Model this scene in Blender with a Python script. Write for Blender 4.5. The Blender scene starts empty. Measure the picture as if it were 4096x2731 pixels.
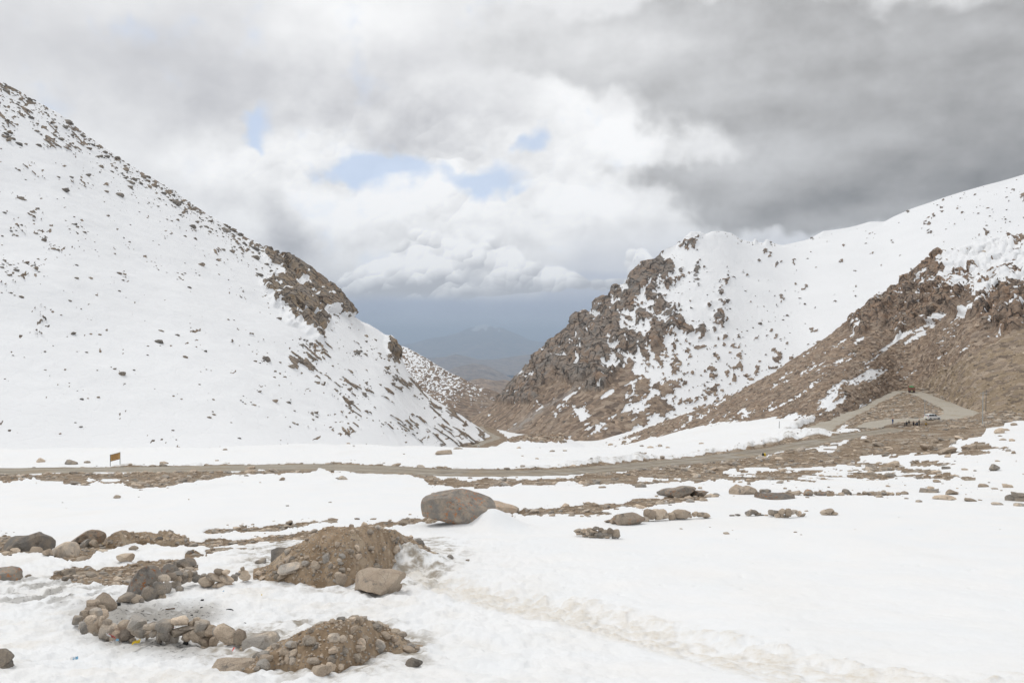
import bpy, bmesh, math, random
import numpy as np
from mathutils import Vector, Matrix

# ------------------------------------------------------------------ camera, sky, sun, exposure
F, CU, CV = 788.0, 512.0, 341.4            # focal length and centre of the 1024 px wide picture
scene = bpy.context.scene
col = scene.collection
cam_d = bpy.data.cameras.new('camera')
cam_d.sensor_width = 36.0
cam_d.lens = F / 1024 * 36.0
cam_d.clip_start, cam_d.clip_end = 0.1, 200000.0
cam = bpy.data.objects.new('camera', cam_d)
cam.location = (0, 0, 0)                   # eye level is z = 0; the ground falls away below
cam.rotation_euler = (math.radians(90), 0, 0)
col.objects.link(cam)
scene.camera = cam
scene.view_settings.view_transform = 'Standard'
scene.view_settings.look = 'None'
scene.view_settings.exposure = 0.0
scene.view_settings.gamma = 1.0
SUN_EL, SUN_AZ = math.radians(58), math.radians(-50)     # azimuth from +Y towards +X
sun_d = bpy.data.lights.new('sun', 'SUN')
sun_d.energy = 1.3
sun_d.angle = math.radians(14)
sun_d.color = (1.0, 0.965, 0.92)
sun = bpy.data.objects.new('sun', sun_d)
sdir = Vector((math.sin(SUN_AZ) * math.cos(SUN_EL), math.cos(SUN_AZ) * math.cos(SUN_EL), math.sin(SUN_EL)))
sun.rotation_euler = sdir.to_track_quat('Z', 'Y').to_euler()
sun.location = sdir * 500
col.objects.link(sun)
scene.cycles.use_adaptive_sampling = True
scene.cycles.adaptive_threshold = 0.018
scene.cycles.max_bounces = 5
scene.cycles.diffuse_bounces = 2
scene.cycles.volume_bounces = 0
scene.cycles.transparent_max_bounces = 4


class NT:
    """small helper that writes node expressions"""
    def __init__(s, tree):
        s.t = tree
        s.n = tree.nodes
        s.n.clear()

    def new(s, kind, **kw):
        nd = s.n.new(kind)
        for k, v in kw.items():
            setattr(nd, k, v)
        return nd

    def put(s, sock, v):
        if v is None:
            return
        if hasattr(v, 'is_linked') and hasattr(v, 'node'):
            s.t.links.new(v, sock)
        elif isinstance(v, (tuple, list)) and sock.type == 'RGBA' and len(v) == 3:
            sock.default_value = (*v, 1)
        else:
            sock.default_value = v

    def m(s, op, a, b=None, c=None, clamp=False):
        nd = s.new('ShaderNodeMath', operation=op, use_clamp=clamp)
        for i, v in enumerate((a, b, c)):
            s.put(nd.inputs[i], v)
        return nd.outputs[0]

    def v(s, op, a, b=None, c=None):
        nd = s.new('ShaderNodeVectorMath', operation=op)
        for i, x in enumerate((a, b, c)):
            if x is None:
                continue
            if op == 'SCALE' and i == 1:
                s.put(nd.inputs['Scale'], x)
            else:
                s.put(nd.inputs[i], x)
        return nd.outputs['Value'] if op in ('DOT_PRODUCT', 'LENGTH', 'DISTANCE') else nd.outputs[0]

    def noise(s, vec, scale, detail=4, rough=0.5, dist=0.0, color=False, lac=2.0):
        nd = s.new('ShaderNodeTexNoise')
        nd.noise_dimensions = '3D'
        s.put(nd.inputs['Vector'], vec)
        nd.inputs['Scale'].default_value = scale
        nd.inputs['Detail'].default_value = detail
        nd.inputs['Roughness'].default_value = rough
        nd.inputs['Lacunarity'].default_value = lac
        nd.inputs['Distortion'].default_value = dist
        return nd.outputs['Color' if color else 'Fac']

    def voro(s, vec, scale, feature='F1', out='Distance', rand=1.0):
        nd = s.new('ShaderNodeTexVoronoi', feature=feature)
        s.put(nd.inputs['Vector'], vec)
        nd.inputs['Scale'].default_value = scale
        nd.inputs['Randomness'].default_value = rand
        return nd.outputs[out]

    def ss(s, x, lo, hi, a=0.0, b=1.0):
        nd = s.new('ShaderNodeMapRange', interpolation_type='SMOOTHSTEP')
        for i, v in enumerate((x, lo, hi, a, b)):
            s.put(nd.inputs[i], v)
        return nd.outputs[0]

    def lin(s, x, lo, hi, a=0.0, b=1.0):
        nd = s.new('ShaderNodeMapRange', interpolation_type='LINEAR')
        for i, v in enumerate((x, lo, hi, a, b)):
            s.put(nd.inputs[i], v)
        return nd.outputs[0]

    def mix(s, f, a, b, mode='MIX'):
        nd = s.new('ShaderNodeMix', data_type='RGBA', blend_type=mode)
        s.put(nd.inputs[0], f)
        s.put(nd.inputs[6], a)
        s.put(nd.inputs[7], b)
        return nd.outputs[2]

    def attr(s, name, out='Fac'):
        return s.new('ShaderNodeAttribute', attribute_name=name).outputs[out]

    def bump(s, h, strength, dist, normal=None):
        nd = s.new('ShaderNodeBump')
        nd.inputs['Strength'].default_value = strength
        nd.inputs['Distance'].default_value = dist
        s.put(nd.inputs['Height'], h)
        if normal is not None:
            s.put(nd.inputs['Normal'], normal)
        return nd.outputs[0]


def build_sky():
    w = bpy.data.worlds.new('World')
    scene.world = w
    w.use_nodes = True
    k = NT(w.node_tree)
    tc = k.new('ShaderNodeTexCoord').outputs['Generated']
    d = k.v('NORMALIZE', tc)
    sp = k.new('ShaderNodeSeparateXYZ')
    k.put(sp.inputs[0], d)
    x, y, z = sp.outputs
    az = k.m('ARCTAN2', x, y)
    el = k.m('ARCSINE', z)
    cb = k.new('ShaderNodeCombineXYZ')
    k.put(cb.inputs[0], az)
    k.put(cb.inputs[1], el)
    P0 = cb.outputs[0]
    # warped coordinates, so that no blob keeps a clean outline
    n1 = k.v('SUBTRACT', k.noise(d, 3.4, 2, 0.55, color=True), (0.5, 0.5, 0.5))
    n2 = k.v('SUBTRACT', k.noise(d, 14, 3.5, 0.6, color=True), (0.5, 0.5, 0.5))
    Pb = k.v('MULTIPLY_ADD', n1, (0.14, 0.075, 0), P0)
    P = k.v('MULTIPLY_ADD', n2, (0.085, 0.06, 0), Pb)
    sp1 = k.new('ShaderNodeSeparateXYZ')
    k.put(sp1.inputs[0], n1)
    sp2 = k.new('ShaderNodeSeparateXYZ')
    k.put(sp2.inputs[0], n2)

    def total(lst, Q=None):
        r = 0.0
        for u, v, wu, wv, amp in lst:
            a0 = math.atan((u - CU) / F)
            e0 = math.atan((CV - v) / math.hypot(F, u - CU))
            sa, se = F / (wu * math.cos(a0) ** 2), F / (wv * math.cos(a0))
            q = k.v('MULTIPLY_ADD', Q or P, (sa, se, 0), (-a0 * sa, -e0 * se, 0))
            g = k.m('POWER', 0.3679, k.v('DOT_PRODUCT', q, q))
            r = k.m('MULTIPLY_ADD', g, amp, r)
        return r

    # fine relief of the clouds, lit from above: height here minus height a little nearer the light
    dz = k.v('MULTIPLY', d, (1, 1, 1.35))
    h0 = k.noise(dz, 8.5, 5, 0.55)
    h1 = k.noise(k.v('ADD', dz, (-0.012, 0.0, 0.030)), 8.5, 5, 0.55)
    relief = k.m('SUBTRACT', h0, h1)

    # rounded puffs: warped cells, each lit like a small dome from above left
    def puffs(scale, warp, wsc):
        q = k.v('MULTIPLY_ADD', k.v('SUBTRACT', k.noise(d, wsc, 2, 0.5, color=True), (0.5, 0.5, 0.5)), (warp, warp, warp), k.v('MULTIPLY', d, (1, 1, 1.12)))
        vn = k.new('ShaderNodeTexVoronoi', feature='F1')
        k.put(vn.inputs['Vector'], q)
        vn.inputs['Scale'].default_value = scale
        off = k.v('SCALE', k.v('SUBTRACT', q, vn.outputs['Position']), scale)
        return vn.outputs['Distance'], k.m('MULTIPLY', k.v('DOT_PRODUCT', off, (-0.45, 0.0, 0.9)), k.ss(vn.outputs['Distance'], 0.45, 0.85, 1.2, 0.25))
    d1, l1 = puffs(17.0, 0.055, 22)
    d2, l2 = puffs(44.0, 0.020, 60)
    edge = k.m('MULTIPLY_ADD', k.m('SUBTRACT', 0.45, d1), 0.9, k.m('MULTIPLY', k.m('SUBTRACT', 0.45, d2), 0.45))
    dome = k.m('MULTIPLY_ADD', l1, 0.24, k.m('MULTIPLY', l2, 0.17))

    # general cloud brightness
    B = total([(110, 50, 230, 60, -.12), (330, 108, 190, 40, -.13), (345, 26, 80, 40, .17), (520, 95, 110, 22, .08), (600, 120, 75, 30, .10), (295, 152, 55, 24, .16),
               (645, 140, 60, 26, .16), (215, 165, 40, 18, .10), (285, 205, 24, 36, -.20), (308, 238, 32, 22, -.26), (345, 205, 40, 22, .10),
               (440, 148, 70, 14, -.07), (440, 212, 90, 14, .06), (450, 240, 110, 18, -.07), (600, 200, 130, 30, .12), (335, 278, 30, 14, -.12)])
    lum = k.m('ADD', k.m('ADD', 0.80, total([(450, 205, 200, 60, .10)], P0)), B)
    lum = k.m('MULTIPLY_ADD', sp1.outputs[2], 0.22, lum)
    lum = k.m('MULTIPLY_ADD', relief, k.m('ADD', 0.22, total([(430, 190, 260, 90, .65)], P0)), lum)
    lum = k.m('MULTIPLY_ADD', dome, total([(420, 185, 190, 75, .42)], P0), lum)
    lum = k.m('MINIMUM', k.m('MAXIMUM', lum, 0.45), 0.97)
    cl = k.mix(k.ss(lum, 0.45, 0.92), (0.965, 0.965, 1.0), (1.0, 1.0, 1.0))
    cloud = k.v('SCALE', cl, lum)

    # clear sky seen through holes
    sky = k.new('ShaderNodeTexSky')
    sky.sky_type = 'NISHITA'
    sky.sun_disc = False
    sky.sun_elevation = SUN_EL
    sky.sun_rotation = SUN_AZ
    sky.altitude = 4500
    sky.dust_density = 1.0
    clear = k.v('ADD', k.v('SCALE', sky.outputs[0], 0.06), (0.44, 0.48, 0.53))
    holes = total([(258, 122, 22, 18, 1.25), (345, 178, 40, 15, 1.0), (410, 176, 50, 13, .95), (488, 184, 42, 16, 1.1), (530, 141, 13, 11, 1.0),
                   (262, 142, 11, 7, .6), (522, 201, 18, 7, .7)])
    hole = k.ss(k.m('MULTIPLY_ADD', sp2.outputs[0], 1.5, k.m('MULTIPLY_ADD', k.m('SUBTRACT', h0, 0.5), 1.2, k.m('MULTIPLY_ADD', edge, -0.5, holes))), 0.22, 1.05)
    c = k.mix(k.m('MULTIPLY', hole, 0.85), cloud, clear)

    # rain-dark slate air low over the far valley, all round the horizon
    e1 = k.m('MULTIPLY_ADD', sp1.outputs[0], -0.035, k.m('MULTIPLY_ADD', sp2.outputs[1], -0.012, el))
    slate = k.mix(k.ss(el, -0.045, 0.0), (0.35, 0.41, 0.55), (0.425, 0.48, 0.61))
    slate = k.mix(k.ss(e1, -0.005, 0.020), slate, (0.50, 0.545, 0.645))
    slate = k.mix(k.ss(e1, 0.022, 0.040), slate, (0.43, 0.475, 0.58))
    slate = k.mix(k.ss(e1, 0.044, 0.066), slate, (0.56, 0.59, 0.665))
    shaft = k.noise(k.v('MULTIPLY', d, (1, 1, 0.3)), 12, 1, 0.5)
    slate = k.v('SCALE', slate, k.m('MULTIPLY_ADD', shaft, 0.16, 0.92))
    right = k.ss(az, 0.02, 0.10)          # right of the gap the slate stands higher
    e2 = k.m('MULTIPLY_ADD', right, -0.03, e1)
    s_mask = k.m('MULTIPLY', k.ss(e2, 0.050, 0.075, 1, 0), k.m('MULTIPLY_ADD', sp2.outputs[0], 0.25, 0.97))
    s_mask2 = k.m('MULTIPLY', k.ss(e2, 0.05, 0.13, 1, 0), k.m('MULTIPLY', 0.55, right))
    c = k.mix(k.m('MAXIMUM', s_mask, s_mask2), c, slate)

    # cumulus heaps standing above the slate
    cum = total([(345, 288, 46, 13, .8), (378, 266, 26, 20, .85), (420, 248, 26, 26, 1.05), (400, 282, 60, 16, .9), (470, 264, 36, 27, 1.0), (503, 258, 24, 21, .95),
                 (500, 286, 66, 10, .9), (546, 276, 30, 11, .8), (632, 268, 20, 24, 1.05), (607, 290, 24, 9, .9)], Pb)
    cm = k.m('MULTIPLY_ADD', edge, 0.85, k.m('MULTIPLY_ADD', sp2.outputs[2], 0.5, cum))
    cmask = k.m('MULTIPLY', k.ss(cm, 0.44, 0.60), k.ss(e1, 0.046, 0.064))
    cl_l = k.m('MULTIPLY_ADD', relief, 0.9, k.m('MULTIPLY_ADD', dome, 1.5, 0.865))
    cl_l = k.m('ADD', cl_l, k.ss(e1, 0.056, 0.100, -0.30, 0.07))
    cl_l = k.m('MINIMUM', k.m('MAXIMUM', cl_l, 0.50), 0.98)
    ccol = k.v('SCALE', k.mix(k.ss(cl_l, 0.5, 0.9), (0.96, 0.965, 1.0), (1, 1, 1)), cl_l)
    c = k.mix(k.m('MULTIPLY', cmask, 0.94), c, ccol)

    # the dark cloud deck that hangs in from the right
    deck = total([(500, 58, 110, 32, .5), (600, 45, 110, 40, .6), (690, 50, 150, 42, .75), (960, 90, 250, 100, 1.1), (780, 105, 150, 40, .75), (900, 170, 150, 40, .95),
                  (700, 178, 110, 16, .75), (800, 207, 150, 22, 1.05), (1200, 110, 300, 140, 1.1), (560, 72, 90, 14, .42)])
    dk = k.m('MULTIPLY_ADD', edge, 0.35, k.m('MULTIPLY_ADD', k.m('SUBTRACT', h0, 0.5), 1.3, deck))
    dmask = k.ss(dk, 0.36, 0.92)
    dn = k.noise(k.v('MULTIPLY', d, (1, 1, 3.6)), 4.2, 3, 0.5)
    dl = k.m('MULTIPLY_ADD', k.m('SUBTRACT', dn, 0.5), 0.40, 0.455)
    dl = k.m('MULTIPLY_ADD', relief, 0.45, dl)
    dl = k.m('ADD', dl, total([(500, 58, 130, 55, .24), (640, 60, 140, 60, .10), (960, 165, 130, 40, -.12), (800, 212, 170, 16, -.12), (800, 155, 120, 22, .12),
                               (960, 207, 90, 9, .14), (780, 128, 110, 13, -.06), (1180, 150, 200, 90, -.08)], Pb))
    dl = k.m('MINIMUM', k.m('MAXIMUM', dl, 0.22), 0.9)
    dcol = k.v('SCALE', k.mix(k.ss(dl, 0.3, 0.6), (1.0, 0.985, 0.975), (1.0, 1.0, 1.005)), dl)
    c = k.mix(dmask, c, dcol)
    bg = k.new('ShaderNodeBackground')
    k.put(bg.inputs[0], c)
    bg.inputs[1].default_value = 1.11
    out = k.new('ShaderNodeOutputWorld')
    k.t.links.new(bg.outputs[0], out.inputs[0])
    w.cycles.sampling_method = 'MANUAL'
    w.cycles.sample_map_resolution = 512


build_sky()

# ------------------------------------------------------------------ noise and pixel helpers
RNG = np.random.default_rng(7)
_G3 = RNG.normal(size=(256, 3))
_G3 /= np.linalg.norm(_G3, axis=1)[:, None]
_G3 = _G3.astype(np.float32)


def _h(ix, iy, iz, seed):
    h = (ix * 374761393 + iy * 668265263 + iz * 1274126177 + seed * 974711) & 0xffffffff
    h = ((h ^ (h >> 13)) * 1274126177) & 0xffffffff
    return (h ^ (h >> 16))


def perlin(x, y, z=None, seed=0):
    x = np.asarray(x, float)
    y = np.asarray(y, float)
    z = np.zeros_like(x) + 0.37 if z is None else np.asarray(z, float)
    ix, iy, iz = np.floor(x).astype(np.int64), np.floor(y).astype(np.int64), np.floor(z).astype(np.int64)
    fx, fy, fz = (x - ix).astype(np.float32), (y - iy).astype(np.float32), (z - iz).astype(np.float32)
    ux, uy, uz = [t * t * t * (t * (t * 6 - 15) + 10) for t in (fx, fy, fz)]
    r = 0
    for cx in (0, 1):
        wx = ux if cx else 1 - ux
        for cy in (0, 1):
            wy = uy if cy else 1 - uy
            for cz in (0, 1):
                wz = uz if cz else 1 - uz
                g = _G3[_h(ix + cx, iy + cy, iz + cz, seed) & 255]
                r = r + wx * wy * wz * (g[..., 0] * (fx - cx) + g[..., 1] * (fy - cy) + g[..., 2] * (fz - cz))
    return r * 1.5


def fbm(x, y, z=None, oct=4, seed=0, gain=0.5, lac=2.03):
    r, a, f, t = 0, 1.0, 1.0, 0.0
    for i in range(oct):
        r = r + a * perlin(x * f, y * f, None if z is None else z * f, seed + i * 17)
        t += a
        a *= gain
        f *= lac
    return r / t


def ridged(x, y, z=None, oct=4, seed=0, gain=0.5):
    r, a, f, t = 0, 1.0, 1.0, 0.0
    for i in range(oct):
        r = r + a * (1 - 2 * np.abs(perlin(x * f, y * f, None if z is None else z * f, seed + i * 13)))
        t += a
        a *= gain
        f *= 2.1
    return r / t


def worley2(x, y, seed=0):
    """F1, F2 and a random number of the nearest cell, in 2D"""
    ix, iy = np.floor(x).astype(np.int64), np.floor(y).astype(np.int64)
    f1 = np.full(x.shape, 9.0)
    f2 = np.full(x.shape, 9.0)
    idn = np.zeros(x.shape)
    for cx in (-1, 0, 1):
        for cy in (-1, 0, 1):
            h = _h(ix + cx, iy + cy, ix * 0, seed)
            px, py = ix + cx + (h & 1023) / 1023.0, iy + cy + ((h >> 10) & 1023) / 1023.0
            dd = np.hypot(x - px, y - py)
            near = dd < f1
            f2 = np.where(near, f1, np.minimum(f2, dd))
            idn = np.where(near, ((h >> 20) & 1023) / 1023.0, idn)
            f1 = np.where(near, dd, f1)
    return f1, f2, idn


def sstep(x, a, b):
    t = np.clip((x - a) / (b - a), 0, 1)
    return t * t * (3 - 2 * t)


def smooth1(a, n, axis=0):
    if n < 1:
        return a
    kx = np.exp(-0.5 * (np.arange(-3 * n, 3 * n + 1) / n) ** 2)
    kx /= kx.sum()
    pad = [(0, 0)] * a.ndim
    pad[axis] = (3 * n, 3 * n)
    b = np.pad(a, pad, mode='edge')
    return np.apply_along_axis(lambda r: np.convolve(r, kx, 'valid'), axis, b)


def tab(pts, u, s=0):
    """piecewise line through (u, value) points"""
    p = np.array(pts, float)
    return np.interp(u, p[:, 0], p[:, 1])


def field(u, v, pts):
    """smooth blend of (u, v, value, radius) control points"""
    num = np.zeros_like(u)
    den = np.full_like(u, 1e-9)
    for pu, pv, val, r in pts:
        w = 1.0 / (1e-3 + (((u - pu) / r) ** 2 + ((v - pv) / r) ** 2)) ** 1.6
        num += w * val
        den += w
    return num / den


def ray(u, v, y):
    """point at forward distance y that the camera sees at (u, v)"""
    return np.stack([(u - CU) / F * y, y + 0 * u, (CV - v) / F * y], -1)


# ------------------------------------------------------------------ the lie of the ground
YK = [-90, -10, 0, 6, 12, 17.5, 21, 26, 35, 52, 70, 93, 115, 150, 190, 235, 285, 345, 420, 520, 700, 1000, 1500]
N0 = [-3, -2, -1.75, -3.2, -5.6, -7.56, -7.96, -8.53, -9.7, -12.1]
ZK = {
    -400: N0 + [-13.6, -16.0, -17.6, -18.4, -18, -17, -16, -15, -15, -15, -15, -15, -15],
    0: N0 + [-13.8, -16.6, -18.9, -20.6, -22, -23, -24, -24, -24, -24, -24, -24, -24],
    250: N0 + [-14.0, -16.5, -18.5, -21.3, -24.8, -28, -30, -32, -34, -38, -44, -60, -90],
    400: N0 + [-14.1, -16.4, -18.4, -21.6, -25.1, -32, -38, -45, -52, -62, -72, -95, -130],
    485: N0 + [-14.1, -16.4, -18.3, -21.6, -25.2, -34, -44, -52, -58, -64.5, -73, -100, -150],
    600: N0 + [-14.1, -16.4, -18.5, -22.0, -25.2, -33, -42, -50, -57, -64, -72, -95, -130],
    700: N0 + [-14.1, -16.4, -18.8, -22.2, -24.8, -29, -33, -36, -38, -44, -50, -60, -80],
    800: N0 + [-14.1, -16.6, -19.2, -21.6, -22.9, -24.5, -26, -26, -26, -26, -26, -26, -26],
    860: N0 + [-14.0, -16.5, -19.2, -21.2, -22.3, -23.5, -24.0, -21.9, -18, -14, -14, -14, -14],
    900: N0 + [-13.9, -16.4, -19.0, -21.0, -21.9, -23.1, -23.4, -21.9, -16, -12, -12, -12, -12],
    960: N0 + [-13.8, -16.0, -17.8, -19.8, -21.2, -22.2, -21.5, -18, -12, -8, -8, -8, -8],
    1024: N0 + [-13.7, -15.4, -16.7, -18.4, -19.9, -21.5, -20.5, -17, -10, -6, -6, -6, -6],
    1400: N0 + [-13.2, -14.2, -15.0, -15.6, -16.5, -17, -16, -14, -8, -4, -4, -4, -4],
}
_ud = np.linspace(-400, 1400, 361)
_ly = lambda y: np.log(y + 110.0)
_yd = np.exp(np.linspace(_ly(-90.0), _ly(1500.0), 700)) - 110.0
_Z = np.array([np.interp(_ly(_yd), _ly(np.array(YK, float)), ZK[q]) for q in sorted(ZK)])
_Z = np.array([np.interp(_ud, sorted(ZK), _Z[:, j]) for j in range(len(_yd))]).T
_Z = smooth1(smooth1(_Z, 7, 1), 6, 0)


def base_z(x, y):
    x, y = np.asarray(x, float), np.asarray(y, float)
    u = np.clip(CU + F * x / np.maximum(y, 17.0), -400, 1400)
    a = (u + 400) / 1800 * 360
    b = (_ly(np.clip(y, -90, 1500)) - _ly(-90.0)) / (_ly(1500.0) - _ly(-90.0)) * 699
    i, j = np.clip(a.astype(int), 0, 359), np.clip(b.astype(int), 0, 698)
    fa, fb = a - i, b - j
    return (_Z[i, j] * (1 - fa) * (1 - fb) + _Z[i + 1, j] * fa * (1 - fb) + _Z[i, j + 1] * (1 - fa) * fb + _Z[i + 1, j + 1] * fa * fb)


_ys = np.concatenate([np.linspace(14, 120, 1600), np.linspace(120.1, 420, 1800), np.linspace(421, 1000, 600)])


def hit(u, v):
    """first point of the bare ground on the view ray through a pixel"""
    z = base_z((u - CU) / F * _ys, _ys)
    vv = CV - F * z / _ys
    k = np.argmax(vv <= v)
    if vv[k] > v:
        k = int(np.argmin(vv))
    y = _ys[k]
    if k > 0 and vv[k - 1] != vv[k]:
        t = np.clip((vv[k - 1] - v) / (vv[k - 1] - vv[k]), 0, 1)
        y = _ys[k - 1] + t * (_ys[k] - _ys[k - 1])
    x = (u - CU) / F * y
    return np.array([x, y, float(base_z(x, y))])


# ------------------------------------------------------------------ roads (centre lines)
def road_line(pts, n=8):
    P = np.array([hit(*p) for p in pts])
    s = np.concatenate([[0], np.cumsum(np.linalg.norm(np.diff(P[:, :2], axis=0), axis=1))])
    t = np.arange(0, s[-1], 1.0)
    Q = np.stack([np.interp(t, s, P[:, i]) for i in range(3)], 1)
    for i in range(3):
        Q[:, i] = smooth1(Q[:, i], n)
    return Q


MAIN = road_line([(-330, 473), (-150, 472.5), (0, 471), (100, 470.6), (200, 469), (300, 465.8), (350, 466.3), (400, 470.0), (450, 473.8), (500, 474.6),
                  (550, 473.2), (600, 469.2), (650, 464.2), (700, 459.5), (740, 455), (780, 449), (815, 441.5), (840, 437), (865, 433.5), (890, 430.8), (905, 428)])
LOOP = road_line([(812, 434), (820, 428), (840, 418), (860, 408.5), (880, 397.8), (895, 391.6), (908, 390.6), (920, 393.5), (935, 400), (950, 405.5), (962, 411),
                  (958, 415.5), (940, 418.6), (915, 419.6), (893, 420), (876, 423), (864, 429)], 5)
VALLEY = road_line([(474, 446), (479, 443.6), (486, 441.2), (494, 439.2), (497.4, 437.4), (492, 435), (487, 433), (482, 430), (479, 426)], 6)
ROADS = [(MAIN, 3.3), (LOOP, 3.6), (VALLEY, 3.2)]


def road_near(x, y):
    """distance to the nearest road edge (negative inside) and the road's height there"""
    best = np.full(x.shape, 1e6)
    bz = np.zeros(x.shape)
    for Q, hw in ROADS:
        lo, hi = Q[:, :2].min(0) - 14, Q[:, :2].max(0) + 14
        idx = np.nonzero((x > lo[0]) & (x < hi[0]) & (y > lo[1]) & (y < hi[1]))[0]
        q = Q[::2]
        for c in range(0, len(idx), 20000):
            ii = idx[c:c + 20000]
            dd = (x[ii, None] - q[None, :, 0]) ** 2 + (y[ii, None] - q[None, :, 1]) ** 2
            k = dd.argmin(1)
            dist = np.sqrt(dd[np.arange(len(ii)), k]) - hw
            up = dist < best[ii]
            best[ii] = np.where(up, dist, best[ii])
            bz[ii] = np.where(up, q[k, 2], bz[ii])
    return best, bz


# ------------------------------------------------------------------ where the snow has melted: bands (u, top, bottom) in pixels
BARE = [
    [(-60, 474, 481), (0, 474, 480.5), (30, 474, 480), (70, 474, 482), (105, 474, 482), (124, 473, 484), (134, 473, 490), (164, 471, 487), (193, 470, 482), (223, 470, 477), (268, 468, 473.5),
     (312, 464, 471), (350, 462, 467.5), (385, 464, 469), (400, 468, 473), (420, 471, 479), (441, 477, 485), (469, 478, 486), (497, 477, 485.5), (519, 477, 483), (538, 477, 484),
     (566, 476, 482), (607, 472, 484), (649, 469, 484), (676, 466, 480.5), (700, 463, 481), (732, 460, 480), (765, 456, 480.5), (796, 451, 480), (824, 447, 472), (851, 440, 461), (879, 435, 457),
     (907, 430, 453), (934, 427, 452), (962, 422, 439), (975, 420, 436), (989, 418, 428.5), (1024, 412, 422.5), (1090, 410, 416)],
    [(846, 474.5, 479), (868, 473.5, 479), (888, 477, 478.5)], [(863, 470, 471.5), (885, 468, 471), (904, 470, 471)], [(890, 464.5, 466), (915, 462.4, 466), (942, 464.5, 465.5)],
    [(914, 477, 478), (931, 476.5, 478)], [(934, 476.5, 478), (950, 473.5, 478.6), (968, 477.5, 478.5)], [(960, 447, 449), (980, 442.5, 447.8), (1008, 447, 448.6)],
    [(936, 451.5, 453.2), (960, 449.5, 453), (990, 451.5, 452.5)],
    [(515, 507, 513.5), (524, 506.5, 514), (552, 505, 513.5), (580, 501, 512.5), (614, 500, 506.5), (649, 498, 503), (676, 495.5, 502), (718, 495, 497)], [(587, 510, 513), (600, 508, 513), (613, 511, 513)],
    [(640, 502, 506), (670, 501, 504), (700, 498, 500)], [(776, 493, 495.5), (800, 491, 495), (845, 493.5, 495.2), (880, 493.6, 495.2), (900, 494.4, 495)],
    [(203, 529, 530), (220, 525, 530), (242, 522, 529), (264, 522, 528), (290, 520, 524), (314, 518, 520.5), (333, 517.8, 518.6)],
    [(190, 538, 542), (220, 533, 542), (242, 534, 541.6), (264, 531.6, 537.7), (287, 530, 535.5), (315, 527, 534), (350, 528, 533)],
    [(355, 525, 527), (365, 523.5, 527), (387, 519, 526), (404, 515.5, 524.5), (425, 515.5, 521.5), (445, 516, 520)], [(204, 547, 548), (231, 542, 546.6), (255, 544.4, 545)],
    [(-60, 537, 551), (0, 537, 550), (25, 538, 550), (51, 542, 553)], [(48, 547, 555), (62, 549, 558), (85, 540, 556.5), (110, 538, 548), (136, 537, 541.4), (161, 534, 541.4), (187, 537, 542), (204, 538, 542)],
    [(52, 568, 575), (76, 564, 577), (102, 562.7, 580.5), (127, 558.5, 583), (153, 556, 582), (178, 555, 573), (197, 561, 566)], [(182, 549, 553), (192, 546.5, 555), (206, 549, 551)],
]
SNOWY = [[(722, 470.5, 473), (760, 468.5, 472.5), (800, 469, 472.5), (842, 467.5, 469.5)], [(815, 449, 451), (824, 447, 453), (837, 446, 452.5)], [(640, 478, 480), (680, 478, 479.5)],
         [(720, 475, 476.5), (760, 474, 475.8)], [(860, 456, 459), (890, 455, 458)], [(90, 478.5, 480), (130, 478.5, 480.5)]]


VBARE = [[(462, 438, 450), (468, 428, 450), (476, 421, 450), (484, 418, 450), (492, 422, 446), (500, 432, 446), (508, 438, 447), (514, 441, 447)]]


def bands(u, v, lst):
    m = np.full(u.shape, -40.0)
    for b in lst:
        p = np.array(b, float)
        ok = np.nonzero((u > p[0, 0] - 8) & (u < p[-1, 0] + 8) & (v > p[:, 1].min() - 12) & (v < p[:, 2].max() + 12))[0]
        if not len(ok):
            continue
        uu, vv = u[ok], v[ok]
        t, bt = np.interp(uu, p[:, 0], p[:, 1]), np.interp(uu, p[:, 0], p[:, 2])
        e = np.minimum(np.minimum(vv - t, bt - vv), np.minimum(uu - p[0, 0], p[-1, 0] - uu) * 0.35)
        m[ok] = np.maximum(m[ok], e)
    return m


TRACK = [(380, 560, 3), (410, 570, 7), (440, 583, 10), (500, 597, 11), (550, 608, 13), (624, 625, 14), (699, 646, 16), (773, 664, 18), (848, 680, 20), (940, 700, 22)]


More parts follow.
